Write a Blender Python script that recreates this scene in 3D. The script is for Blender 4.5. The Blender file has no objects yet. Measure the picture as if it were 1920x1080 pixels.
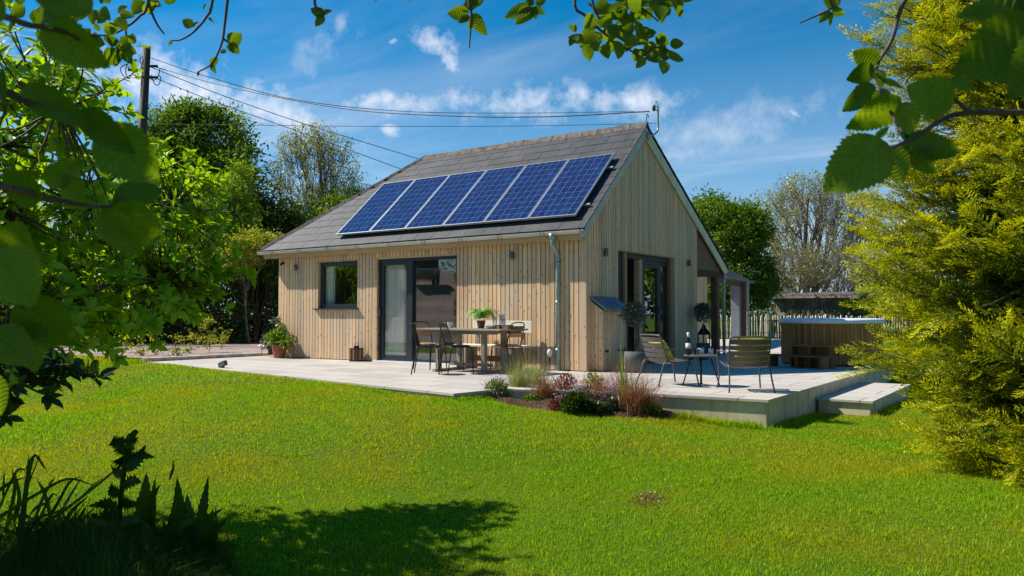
import bpy, math, random
import numpy as np
from mathutils import Vector, Matrix
rng = np.random.default_rng(7); random.seed(7)
R_ = math.radians
S = bpy.context.scene
COL = S.collection
# ------------------------------------------------------------------ camera
F = 1480.0
YAW = R_(35.1); PITCH = math.atan(48/1480)
CAM = np.array([6.80, -11.88, 1.0])
cRt = np.array([math.cos(YAW), math.sin(YAW), 0.0]); f0 = np.array([-math.sin(YAW), math.cos(YAW), 0.0]); cZ = np.array([0, 0, 1.0])
cFw = f0*math.cos(PITCH) + cZ*math.sin(PITCH); cUp = -f0*math.sin(PITCH) + cZ*math.cos(PITCH)
def at(x, y, d):            # survey helper: point seen in direction (x, y) at distance d in front of the camera
    return CAM + (cFw + cRt*(x-960)/F - cUp*(y-540)/F)*d
def onz(x, y, z=0.0):
    r = cFw + cRt*(x-960)/F - cUp*(y-540)/F
    return CAM + r*((z-CAM[2])/r[2])
cd = bpy.data.cameras.new("camera"); cam = bpy.data.objects.new("camera", cd); COL.objects.link(cam)
cam.location = CAM; cam.rotation_euler = (R_(90)+PITCH, 0, YAW)
cd.sensor_width = 36; cd.lens = F/1920*36; cd.clip_start = 0.05; cd.clip_end = 3000
cd.dof.use_dof = True; cd.dof.focus_distance = 13.0; cd.dof.aperture_fstop = 9.0
S.camera = cam
# ------------------------------------------------------------------ light
SX, SY = 0.92, 0.32                     # shadow shift per metre of height
SUNDIR = Vector((-SX, -SY, 1)).normalized()
sd = bpy.data.lights.new("sun", 'SUN'); sd.energy = 5.0; sd.angle = R_(0.5); sd.color = (1.0, 0.95, 0.86)
so = bpy.data.objects.new("sun", sd); COL.objects.link(so); so.location = (-20, -5, 25)
so.rotation_euler = SUNDIR.to_track_quat('Z', 'Y').to_euler()
S.view_settings.view_transform = 'Standard'; S.view_settings.look = 'None'
S.view_settings.exposure = 0.62; S.view_settings.gamma = 1
w = bpy.data.worlds.new("World"); S.world = w; w.use_nodes = True
def world():
    nt = w.node_tree; N = nt.nodes; L = nt.links; N.clear()
    out = N.new('ShaderNodeOutputWorld'); bg = N.new('ShaderNodeBackground'); bg.inputs[1].default_value = 0.078
    sky = N.new('ShaderNodeTexSky'); sky.sky_type = 'NISHITA'; sky.sun_disc = False
    sky.sun_elevation = math.asin(SUNDIR.z); sky.sun_rotation = math.atan2(SUNDIR.x, SUNDIR.y)
    sky.air_density = 1.0; sky.dust_density = 0.25; sky.ozone_density = 3.0
    hs = N.new('ShaderNodeHueSaturation'); hs.inputs['Saturation'].default_value = 1.8; hs.inputs['Hue'].default_value = 0.492
    L.new(sky.outputs[0], hs.inputs['Color'])
    tc = N.new('ShaderNodeTexCoord'); sep = N.new('ShaderNodeSeparateXYZ'); L.new(tc.outputs['Generated'], sep.inputs[0])
    def m(op, a, b=None, c=None, clamp=False):
        n = N.new('ShaderNodeMath'); n.operation = op; n.use_clamp = clamp
        for i, v in enumerate((a, b, c)):
            if v is None: continue
            if isinstance(v, (int, float)): n.inputs[i].default_value = v
            else: L.new(v, n.inputs[i])
        return n.outputs[0]
    zz = m('MAXIMUM', m('ADD', sep.outputs[2], 0.07), 0.03)
    u = m('DIVIDE', sep.outputs[0], zz); v = m('DIVIDE', sep.outputs[1], zz)
    cb = N.new('ShaderNodeCombineXYZ'); L.new(u, cb.inputs[0]); L.new(v, cb.inputs[1])
    mp = N.new('ShaderNodeMapping'); mp.inputs['Rotation'].default_value = (0, 0, R_(-28)); mp.inputs['Scale'].default_value = (0.55, 1.5, 1); mp.inputs['Location'].default_value = (1.3, 0.4, 0)
    L.new(cb.outputs[0], mp.inputs[0])
    n1 = N.new('ShaderNodeTexNoise'); n1.inputs['Scale'].default_value = 0.85; n1.inputs['Detail'].default_value = 9; n1.inputs['Roughness'].default_value = 0.6; n1.inputs['Distortion'].default_value = 0.5
    L.new(mp.outputs[0], n1.inputs['Vector'])
    mr = N.new('ShaderNodeMapRange'); mr.inputs[1].default_value = 0.44; mr.inputs[2].default_value = 0.98; mr.interpolation_type = 'SMOOTHSTEP'
    L.new(n1.outputs[0], mr.inputs[0])
    # more thin cloud low in the sky, clear overhead
    low = N.new('ShaderNodeMapRange'); low.inputs[1].default_value = 0.42; low.inputs[2].default_value = 0.12; low.inputs[3].default_value = 0.10; low.inputs[4].default_value = 1.0
    L.new(sep.outputs[2], low.inputs[0])
    wisp = m('MULTIPLY', mr.outputs[0], low.outputs[0])
    # small puff clouds: a bright torn one and two small fellows, band of cumulus low down
    nn = N.new('ShaderNodeTexNoise'); nn.inputs['Scale'].default_value = 30; nn.inputs['Detail'].default_value = 8; nn.inputs['Roughness'].default_value = 0.62
    nv = N.new('ShaderNodeVectorMath'); nv.operation = 'NORMALIZE'; L.new(tc.outputs['Generated'], nv.inputs[0]); L.new(nv.outputs[0], nn.inputs['Vector'])
    tot = wisp
    for (x, y, r, k, asp, rot) in [(812, 80, .05, .85, .62, -38), (845, 108, .045, .9, .6, -60), (735, 78, .014, .6, .5, 20), (1180, 190, .12, .75, .30, -8), (1000, 192, .16, .7, .26, 6), (860, 184, .14, .65, .26, 5), (760, 195, .14, .6, .25, 5), (735, 243, .03, .8, .5, 0), (470, 195, .22, .85, .26, -14), (700, 190, .07, .8, .3, 10), (640, 45, .03, .35, .5, 60), (250, 150, .20, .9, .35, -8), (1490, 213, .018, .5, .3, -35), (1350, 250, .2, .35, .3, 10), (600, 100, .09, .3, .5, 40)]:
        d = at(x, y, 1) - CAM; d /= np.linalg.norm(d)
        rt = np.cross(d, [0, 0, 1]); rt /= np.linalg.norm(rt); up = np.cross(rt, d)
        a = R_(-rot); e1 = rt*math.cos(a) + up*math.sin(a)*-1 if False else rt*math.cos(R_(rot)) + up*math.sin(R_(rot)); e2 = np.cross(d, e1)
        ds = []
        for e, rr in ((e1, r), (e2, r*asp)):
            vm = N.new('ShaderNodeVectorMath'); vm.operation = 'DOT_PRODUCT'; L.new(nv.outputs[0], vm.inputs[0]); vm.inputs[1].default_value = tuple(e)
            ds.append(m('POWER', m('ABSOLUTE', m('DIVIDE', vm.outputs['Value'], rr)), 2))
        fw = N.new('ShaderNodeVectorMath'); fw.operation = 'DOT_PRODUCT'; L.new(nv.outputs[0], fw.inputs[0]); fw.inputs[1].default_value = tuple(d)
        q = m('SUBTRACT', 1.0, m('SQRT', m('ADD', ds[0], ds[1])), clamp=True)
        q = m('MULTIPLY', q, m('GREATER_THAN', fw.outputs['Value'], 0.2))
        q = m('MULTIPLY', m('MULTIPLY', m('SUBTRACT', m('ADD', m('MULTIPLY', q, .75), m('MULTIPLY', nn.outputs[0], 2.0)), 1.25), m('MINIMUM', m('MULTIPLY', q, 1.6), 1.0)), 1.7*k, clamp=True)
        tot = m('MAXIMUM', tot, q)
    hz = N.new('ShaderNodeMapRange'); hz.inputs[1].default_value = 0.34; hz.inputs[2].default_value = 0.0; hz.inputs[3].default_value = 0; hz.inputs[4].default_value = 0.85
    L.new(sep.outputs[2], hz.inputs[0])
    mx0 = N.new('ShaderNodeMixRGB'); mx0.inputs[2].default_value = (3.9, 5.1, 6.9, 1); L.new(hz.outputs[0], mx0.inputs[0]); L.new(hs.outputs[0], mx0.inputs[1])
    mx = N.new('ShaderNodeMixRGB'); mx.inputs[2].default_value = (7.4, 7.9, 8.8, 1)
    L.new(m('MINIMUM', tot, 0.93), mx.inputs[0]); L.new(mx0.outputs[0], mx.inputs[1])
    L.new(mx.outputs[0], bg.inputs[0]); L.new(bg.outputs[0], out.inputs[0])
world()
# ------------------------------------------------------------------ materials
class NB:
    def __init__(s, name):
        s.m = bpy.data.materials.new(name); s.m.use_nodes = True; s.nt = s.m.node_tree; s.nt.nodes.clear()
        s.out = s.n('OutputMaterial')
    def n(s, t, **kw):
        x = s.nt.nodes.new('ShaderNode'+t)
        for k, v in kw.items(): setattr(x, k, v)
        return x
    def l(s, a, b): s.nt.links.new(a, b)
    def math(s, op, a, b=None, clamp=False):
        n = s.n('Math', operation=op); n.use_clamp = clamp
        for i, v in enumerate((a, b)):
            if v is None: continue
            if isinstance(v, (int, float)): n.inputs[i].default_value = v
            else: s.l(v, n.inputs[i])
        return n.outputs[0]
    def mix(s, f, a, b, mode='MIX'):
        n = s.n('MixRGB', blend_type=mode)
        for i, v in enumerate((f, a, b)):
            if isinstance(v, (int, float)): n.inputs[i].default_value = v
            elif isinstance(v, tuple): n.inputs[i].default_value = (*v[:3], 1)
            else: s.l(v, n.inputs[i])
        return n.outputs[0]
    def coord(s, scale=(1, 1, 1), rot=(0, 0, 0), src='Object'):
        tc = s.n('TexCoord'); mp = s.n('Mapping'); mp.inputs['Scale'].default_value = scale; mp.inputs['Rotation'].default_value = rot
        s.l(tc.outputs[src], mp.inputs[0]); return mp.outputs[0]
    def noise(s, sc, detail=5, rough=0.6, vec=None, dist=0):
        n = s.n('TexNoise'); n.inputs['Scale'].default_value = sc; n.inputs['Detail'].default_value = detail; n.inputs['Roughness'].default_value = rough; n.inputs['Distortion'].default_value = dist
        s.l(vec if vec is not None else s.coord(), n.inputs['Vector']); return n.outputs[0]
    def ramp(s, f, a, b):
        n = s.n('MapRange'); n.interpolation_type = 'SMOOTHSTEP'; n.inputs[1].default_value = a; n.inputs[2].default_value = b; s.l(f, n.inputs[0]); return n.outputs[0]
    def attr(s, name='rnd'):
        n = s.n('Attribute'); n.attribute_name = name; return n.outputs['Fac']
    def bsdf(s, col, rough=0.6, metal=0, spec=0.4, bump=None, bs=0.3, bd=0.01, **kw):
        p = s.n('BsdfPrincipled')
        for k, v in (('Base Color', col), ('Roughness', rough), ('Metallic', metal), ('Specular IOR Level', spec)):
            if isinstance(v, (int, float)): p.inputs[k].default_value = v
            elif isinstance(v, tuple): p.inputs[k].default_value = (*v[:3], 1)
            else: s.l(v, p.inputs[k])
        if bump is not None:
            b = s.n('Bump'); b.inputs['Strength'].default_value = bs; b.inputs['Distance'].default_value = bd; s.l(bump, b.inputs['Height']); s.l(b.outputs[0], p.inputs['Normal'])
        s.l(p.outputs[0], s.out.inputs[0]); return s.m
MT = {}
def simple(name, c, rough=0.6, metal=0.0, var=0.15, sc=8.0, spec=0.4, bump=0.15, bd=0.004):
    b = NB(name); n = b.noise(sc, 6)
    lo = tuple(v*(1-var) for v in c); hi = tuple(min(1, v*(1+var)) for v in c)
    MT[name] = b.bsdf(b.mix(b.ramp(n, .3, .7), lo, hi), rough, metal, spec, bump=n, bs=bump, bd=bd)
def wood(name, c1, c2, axis='z', grey=None, knots=True, rough=0.75):
    b = NB(name)
    sc = {'z': (34, 34, 1.4), 'x': (1.4, 34, 34), 'y': (34, 1.4, 34)}[axis]
    g = b.noise(1.0, 7, .65, b.coord(sc), .3); big = b.noise(1.0, 5, .65, b.coord((1.6, 1.6, .45) if axis == 'z' else (1, 1, 1)))
    r = b.attr()
    col = b.mix(b.ramp(g, .3, .75), c1, c2)
    col = b.mix(b.math('MULTIPLY', b.math('POWER', r, 1.6), .85), col, (c1[0]*.58, c1[1]*.50, c1[2]*.42))
    if grey: col = b.mix(b.math('MULTIPLY', b.ramp(b.math('ADD', big, b.math('MULTIPLY', r, .25)), .45, .75), .6), col, grey)
    if knots:
        sp = b.n('SeparateXYZ'); b.l(b.coord(), sp.inputs[0])
        cbn = b.n('CombineXYZ'); b.l(b.math('MULTIPLY', b.math('ADD', sp.outputs[0], sp.outputs[1]), 10.3 if axis != 'x' else 3.6), cbn.inputs[0]); b.l(b.math('MULTIPLY', sp.outputs[2], 4.2 if axis != 'x' else 12.), cbn.inputs[1])
        v = b.n('TexVoronoi'); v.voronoi_dimensions = '2D'; v.inputs['Scale'].default_value = 1; b.l(cbn.outputs[0], v.inputs['Vector'])
        s2 = b.n('SeparateColor'); b.l(v.outputs['Color'], s2.inputs[0])
        k = b.math('MULTIPLY', b.math('SUBTRACT', 1.0, b.ramp(v.outputs['Distance'], .045, .13)), b.math('GREATER_THAN', s2.outputs[0], .55))
        col = b.mix(b.math('MULTIPLY', k, .85), col, (.075, .038, .018))
    MT[name] = b.bsdf(col, rough, 0, .25, bump=g, bs=.35, bd=.004)
wood('cladding', (.62, .385, .20), (.92, .64, .38), 'z', grey=(.60, .48, .34))
wood('timber_x', (.46, .30, .15), (.66, .46, .26), 'x')
wood('timber_dark', (.10, .055, .03), (.20, .11, .06), 'z', knots=False)
wood('teak_x', (.22, .175, .13), (.38, .32, .26), 'x', knots=False)
wood('teak_z', (.26, .21, .16), (.44, .38, .31), 'z', knots=False)
wood('tub_wood', (.36, .15, .04), (.54, .26, .075), 'z', knots=False, rough=.6)
wood('tub_step', (.22, .10, .04), (.34, .17, .07), 'x', knots=False)
wood('paling', (.72, .64, .50), (.90, .83, .70), 'z', knots=False)
wood('pole_wood', (.055, .04, .03), (.11, .08, .06), 'z', knots=False)
wood('chair_wood', (.40, .23, .11), (.58, .37, .19), 'x', knots=False)
simple('barge_front', (.44, .43, .38), .6, sc=3); simple('barge_back', (.60, .56, .40), .6, sc=3)
simple('gutter', (.50, .50, .46), .45, .1, sc=4, var=.1); simple('galvanised', (.27, .33, .32), .42, .45, sc=9, var=.2)
simple('anthracite', (.022, .028, .034), .38, .0, sc=3, var=.1, bump=.02); simple('black_iron', (.012, .012, .012), .5, .3, sc=20)
simple('lamp_grey', (.10, .115, .14), .45, .3); simple('white_pvc', (.75, .77, .80), .35, 0, var=.04)
simple('plaster', (.42, .40, .36), .9, sc=2); simple('indoor_floor', (.30, .22, .14), .5, sc=3)
simple('panel_brown', (.19, .105, .06), .7, sc=5); simple('felt', (.025, .022, .026), .8)
simple('terracotta', (.30, .105, .05), .8, sc=7, var=.3); simple('grey_pot', (.085, .088, .092), .8, sc=6, var=.2)
simple('chair_metal', (.085, .078, .07), .42, .2, sc=9, var=.1, bump=.02); simple('chair_black', (.014, .014, .015), .4, .3, sc=9)
simple('cushion', (.52, .42, .06), .9, sc=40, var=.12); simple('alu', (.46, .48, .50), .35, .7, sc=4, var=.05)
simple('bark', (.12, .09, .065), .9, sc=14, var=.5, bump=.6, bd=.02); simple('bark_pale', (.24, .19, .15), .9, sc=14, var=.4, bump=.5, bd=.02)
simple('twig', (.10, .055, .035), .7, sc=30, var=.4); simple('wire', (.03, .03, .035), .6); simple('van_paint', (.16, .17, .18), .25, .5)
simple('white_cup', (.72, .72, .70), .4); simple('zinc_roof', (.30, .33, .38), .4, .5, sc=5, var=.2)
simple('candle', (.75, .62, .36), .6); simple('label_paper', (.72, .70, .66), .7); simple('soil_pot', (.05, .035, .025), .95)
simple('ridge', (.12, .10, .085), .9, sc=9, var=.5, bump=.5, bd=.01); simple('shed_wall', (.19, .165, .14), .95, sc=2.5, var=.45, bump=.7, bd=.03)
simple('shed_roof', (.13, .115, .10), .95, sc=6, var=.5, bump=.8, bd=.03); simple('grey_wall', (.15, .16, .19), .8, sc=3)
simple('curtain', (.86, .84, .76), .9, sc=3, var=.06)
simple('tray', (.55, .54, .50), .6); simple('acacia', (.22, .11, .05), .55, sc=10, var=.4); simple('oak_sleeper', (.42, .36, .29), .85, sc=6, var=.35, bump=.4)
def mk_slate():
    b = NB('slate'); n = b.noise(1.6, 4); f = b.noise(18, 6, .7, b.coord((1, 3, 1))); r = b.attr()
    c = b.mix(b.ramp(n, .35, .7), (.036, .037, .041), (.068, .068, .072)); c = b.mix(b.math('MULTIPLY', b.ramp(f, .45, .75), .4), c, (.14, .14, .14)); c = b.mix(b.math('MULTIPLY', r, .45), c, (.04, .043, .05))
    MT['slate'] = b.bsdf(c, .62, 0, .25, bump=f, bs=.3, bd=.004)
mk_slate()
def mk_conc():
    b = NB('concrete'); n = b.noise(1.5, 8, .7); s = b.noise(3.5, 6, .6, b.coord((1.6, 1.6, .35))); sp = b.n('SeparateXYZ'); b.l(b.coord(), sp.inputs[0])
    c = b.mix(b.ramp(n, .3, .7), (.50, .39, .25), (.68, .56, .38)); c = b.mix(b.math('MULTIPLY', b.ramp(s, .48, .7), .55), c, (.24, .24, .15))
    MT['concrete'] = b.bsdf(c, .85, 0, .3, bump=n, bs=.3, bd=.01)
mk_conc()
def mk_pave():
    b = NB('paving'); v = b.coord((1, 1, 1))
    br = b.n('TexBrick'); br.offset = .5; br.squash = 1; br.inputs['Scale'].default_value = 1; br.inputs['Mortar Size'].default_value = .010; br.inputs['Mortar Smooth'].default_value = .1
    br.inputs['Brick Width'].default_value = .9; br.inputs['Row Height'].default_value = .6; b.l(v, br.inputs['Vector'])
    br.inputs['Color1'].default_value = (.52, .465, .40, 1); br.inputs['Color2'].default_value = (.31, .285, .255, 1); br.inputs['Mortar'].default_value = (.15, .135, .115, 1); br.inputs['Bias'].default_value = -.45
    n = b.noise(90, 4, .7); g = b.noise(1.1, 7, .65, dist=.4); s2 = b.noise(6, 5)
    c = b.mix(b.math('MULTIPLY', b.ramp(n, .4, .65), .28), br.outputs['Color'], (.30, .28, .26), 'MIX')
    c = b.mix(b.math('MULTIPLY', b.ramp(g, .5, .72), .38), c, (.36, .33, .29)); c = b.mix(b.math('MULTIPLY', b.ramp(s2, .62, .8), .35), c, (.30, .26, .21))
    MT['paving'] = b.bsdf(c, .62, 0, .35, bump=n, bs=.12, bd=.003)
mk_pave()
def mk_ground():
    b = NB('lawn_soil'); n = b.noise(.6, 5); f = b.noise(25, 5, .7)
    c = b.mix(b.ramp(n, .35, .65), (.05, .10, .004), (.10, .13, .006)); c = b.mix(b.ramp(f, .4, .7), c, (.06, .095, .010))
    MT['lawn_soil'] = b.bsdf(c, .95, 0, .1, bump=f, bs=.6, bd=.02)
    b = NB('gravel'); v = b.n('TexVoronoi'); v.inputs['Scale'].default_value = 38; b.l(b.coord(), v.inputs['Vector']); n = b.noise(1.2, 5)
    s = b.n('SeparateColor'); b.l(v.outputs['Color'], s.inputs[0])
    c = b.mix(s.outputs[0], (.19, .125, .11), (.44, .34, .30)); c = b.mix(b.math('MULTIPLY', s.outputs[1], .35), c, (.50, .46, .43)); c = b.mix(b.math('MULTIPLY', b.ramp(n, .4, .7), .4), c, (.17, .12, .10))
    c = b.mix(.25, c, (.50, .33, .26))
    MT['gravel'] = b.bsdf(c, .9, 0, .3, bump=b.math('SUBTRACT', 1.0, v.outputs['Distance']), bs=.9, bd=.03)
    b = NB('soil'); n = b.noise(30, 8, .75); k = b.noise(5, 4)
    c = b.mix(b.ramp(n, .35, .7), (.035, .018, .010), (.16, .095, .06)); c = b.mix(b.math('MULTIPLY', b.ramp(k, .5, .7), .5), c, (.20, .13, .085))
    MT['soil'] = b.bsdf(c, .95, 0, .15, bump=n, bs=1, bd=.04)
mk_ground()
def leafmat(name, c1, c2, tr=None, mixf=.42, gloss=.06, rough=.4, big=None, c3=None, veins=False):
    b = NB(name); r = b.attr()
    col = b.mix(r, c1, c2)
    if big: col = b.mix(b.ramp(b.noise(big, 3, .55), .40, .62), col, c3)
    if veins:
        uv = b.n('UVMap'); sp = b.n('SeparateXYZ'); b.l(uv.outputs[0], sp.inputs[0])
        vv = b.math('ABSOLUTE', b.math('SUBTRACT', sp.outputs[1], .5))
        ph = b.math('MULTIPLY', b.math('SUBTRACT', sp.outputs[0], b.math('MULTIPLY', vv, .62)), 62.8)
        wv = b.ramp(b.math('SINE', ph), .72, 1.0)
        mid = b.math('SUBTRACT', 1.0, b.ramp(vv, .006, .022))
        k = b.math('MAXIMUM', wv, mid)
        nz = b.noise(60, 4)
        col = b.mix(b.math('MULTIPLY', b.ramp(nz, .3, .7), .25), col, tuple(v*.6 for v in c1))
        tcol = b.mix(b.math('MULTIPLY', k, .5), col, tuple(v*.35 for v in c1))
    else: tcol = col
    if tr: tcol = b.mix(.75, tcol, tr) if not veins else b.mix(.6, tcol, tcol)
    d = b.n('BsdfDiffuse'); t = b.n('BsdfTranslucent'); g = b.n('BsdfGlossy'); g.inputs['Roughness'].default_value = rough; g.inputs['Color'].default_value = (.9, .95, 1, 1)
    b.l(col, d.inputs[0])
    br = b.n('MixRGB', blend_type='MULTIPLY'); br.inputs[0].default_value = 1; b.l(tcol, br.inputs[1]); br.inputs[2].default_value = (1.5, 1.45, .6, 1)
    b.l(br.outputs[0], t.inputs[0])
    m1 = b.n('MixShader'); m1.inputs[0].default_value = mixf; b.l(d.outputs[0], m1.inputs[1]); b.l(t.outputs[0], m1.inputs[2])
    m2 = b.n('MixShader'); m2.inputs[0].default_value = gloss; b.l(m1.outputs[0], m2.inputs[1]); b.l(g.outputs[0], m2.inputs[2])
    b.l(m2.outputs[0], b.out.inputs[0]); MT[name] = b.m
leafmat('grass_blade', (.10, .25, .001), (.34, .50, .003), mixf=.42, gloss=.008, rough=.5, big=.75, c3=(.34, .37, .005))
leafmat('grass_dark', (.03, .075, .01), (.05, .11, .015), mixf=.35)
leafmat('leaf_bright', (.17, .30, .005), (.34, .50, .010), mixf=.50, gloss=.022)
leafmat('leaf_hazel', (.085, .155, .005), (.19, .27, .010), mixf=.55, gloss=.012, veins=True)
leafmat('leaf_dark', (.022, .052, .006), (.055, .095, .008), mixf=.3, gloss=.018)
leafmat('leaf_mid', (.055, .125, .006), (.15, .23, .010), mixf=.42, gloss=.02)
leafmat('leaf_yellow', (.16, .20, .012), (.32, .33, .03), mixf=.45, gloss=.02)
leafmat('leaf_lime', (.10, .19, .006), (.21, .31, .010), mixf=.45, gloss=.02)
leafmat('leaf_willow', (.17, .20, .03), (.32, .32, .06), mixf=.4)
leafmat('leaf_olive', (.045, .065, .04), (.09, .11, .07), mixf=.25, gloss=.08)
leafmat('leaf_red', (.12, .012, .02), (.24, .05, .06), mixf=.4)
leafmat('petal', (.36, .14, .50), (.55, .30, .66), mixf=.3); leafmat('petal_pink', (.50, .36, .48), (.70, .55, .62), mixf=.3)
leafmat('sedge', (.11, .035, .018), (.30, .14, .065), mixf=.35); leafmat('feather_grass', (.17, .21, .05), (.36, .36, .12), mixf=.4)
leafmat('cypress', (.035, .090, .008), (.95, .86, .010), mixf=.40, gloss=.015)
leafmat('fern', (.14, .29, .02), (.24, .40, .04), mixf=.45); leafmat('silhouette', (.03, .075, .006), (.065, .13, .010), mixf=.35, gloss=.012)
def mk_glass():
    b = NB('window_glass'); fr = b.n('Fresnel'); ge = b.n('NewGeometry'); b.l(b.math('SUBTRACT', 1.5, b.math('MULTIPLY', ge.outputs['Backfacing'], .8333)), fr.inputs[0])
    f2 = b.math('ADD', b.math('MULTIPLY', fr.outputs[0], 1.9), .035, clamp=True)
    t = b.n('BsdfTransparent'); t.inputs[0].default_value = (.94, .96, .95, 1); g = b.n('BsdfGlossy'); g.inputs['Roughness'].default_value = .01
    m = b.n('MixShader'); b.l(f2, m.inputs[0]); b.l(t.outputs[0], m.inputs[1]); b.l(g.outputs[0], m.inputs[2]); b.l(m.outputs[0], b.out.inputs[0]); MT['window_glass'] = b.m
    b = NB('bottle_glass'); MT['bottle_glass'] = b.bsdf((.008, .014, .008), .08, 0, .6)
    # photovoltaic cells: local x across the panel (m), local y up the panel (m)
    b = NB('pv_cells'); sp = b.n('SeparateXYZ'); b.l(b.coord(), sp.inputs[0])
    def line(v, period, wd, off=0.0):
        q = b.math('FRACT', b.math('ADD', b.math('DIVIDE', v, period), off)); return b.math('SUBTRACT', 1.0, b.math('MULTIPLY', b.math('GREATER_THAN', q, wd/period/2), b.math('LESS_THAN', q, 1-wd/period/2)))
    cx, cy = .1575, .1845
    gr = b.math('MAXIMUM', line(sp.outputs[0], cx, .006, .0), line(sp.outputs[1], cy, .006, .0))
    bus = line(sp.outputs[0], cx/3, .0022, .5)
    vo = b.n('TexVoronoi'); vo.inputs['Scale'].default_value = 26; b.l(b.coord((1, 1, 1)), vo.inputs['Vector']); s = b.n('SeparateColor'); b.l(vo.outputs['Color'], s.inputs[0])
    wv = b.noise(.9, 2, .5, b.coord((1, 1, 1)), 2.5)
    c = b.mix(b.math('MULTIPLY', s.outputs[0], .7), (.006, .010, .050), (.014, .028, .13)); c = b.mix(b.math('MULTIPLY', b.ramp(wv, .45, .7), .55), c, (.01, .045, .17))
    c = b.mix(b.math('MULTIPLY', bus, .35), c, (.25, .27, .33)); c = b.mix(b.math('MULTIPLY', gr, .42), c, (.34, .38, .46))
    MT['pv_cells'] = b.bsdf(c, .10, 0, .6, bump=b.noise(1.6, 3, .6, b.coord((2.2, .5, 1)), 1.5), bs=.9, bd=.06)
mk_glass()
b = NB('clear_glass'); t = b.n('BsdfTransparent'); t.inputs[0].default_value = (.93, .95, .95, 1); g = b.n('BsdfGlossy'); g.inputs['Roughness'].default_value = .03
lw = b.n('LayerWeight'); lw.inputs[0].default_value = .35; m_ = b.n('MixShader'); b.l(b.math('ADD', b.math('MULTIPLY', lw.outputs[1], .7), .08, clamp=True), m_.inputs[0]); b.l(t.outputs[0], m_.inputs[1]); b.l(g.outputs[0], m_.inputs[2]); b.l(m_.outputs[0], b.out.inputs[0]); MT['clear_glass'] = b.m
# ------------------------------------------------------------------ object helpers
def npmesh(name, V, faces, mat, rnd=None, uv=None, smooth=False):
    """faces: (n,k) int array of equal-sized polygons, or list of such arrays"""
    me = bpy.data.meshes.new(name); V = np.asarray(V, np.float32)
    if not isinstance(faces, list): faces = [faces]
    faces = [np.asarray(f, np.int32) for f in faces if len(f)]
    me.vertices.add(len(V)); me.vertices.foreach_set('co', V.ravel())
    nl = sum(f.size for f in faces); nf = sum(len(f) for f in faces)
    me.loops.add(nl); me.loops.foreach_set('vertex_index', np.concatenate([f.ravel() for f in faces]))
    me.polygons.add(nf)
    tot = np.concatenate([np.full(len(f), f.shape[1], np.int32) for f in faces]); st = np.concatenate([[0], np.cumsum(tot)[:-1]]).astype(np.int32)
    me.polygons.foreach_set('loop_start', st)
    if smooth: me.polygons.foreach_set('use_smooth', np.ones(nf, bool))
    me.update(calc_edges=True)
    if rnd is not None:
        a = me.attributes.new('rnd', 'FLOAT', 'FACE'); a.data.foreach_set('value', np.asarray(rnd, np.float32))
    if uv is not None:
        l = me.uv_layers.new(name='UVMap'); vi = np.concatenate([f.ravel() for f in faces]); l.data.foreach_set('uv', np.asarray(uv, np.float32)[vi].ravel())
    me.materials.append(MT[mat]); return me
def tag(o, label=None, cat=None, group=None, kind=None):
    for k, v in (('label', label), ('category', cat), ('group', group), ('kind', kind)):
        if v: o[k] = v
    return o
def thing(name, label, cat, loc=(0, 0, 0), rz=0, group=None):
    o = bpy.data.objects.new(name, None); COL.objects.link(o); o.location = tuple(loc); o.rotation_euler = (0, 0, rz); o.empty_display_size = .1
    return tag(o, label, cat, group)
def link(name, me, parent=None, world=True, label=None):
    o = bpy.data.objects.new(name, me); COL.objects.link(o)
    if parent is not None:
        o.parent = parent
        if world:
            r = parent; off = Vector((0, 0, 0))
            while r is not None: off += r.location; r = r.parent
            o.location = -off
    if label: o['label'] = label
    return o
def dup(root, loc, rz, label, group=None):
    r = root.copy(); COL.objects.link(r); r.location = loc; r.rotation_euler = (0, 0, rz); r['label'] = label
    if group: r['group'] = group
    def rec(src, dst):
        for c in src.children:
            n = c.copy(); COL.objects.link(n); n.parent = dst; rec(c, n)
    rec(root, r); return r
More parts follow.
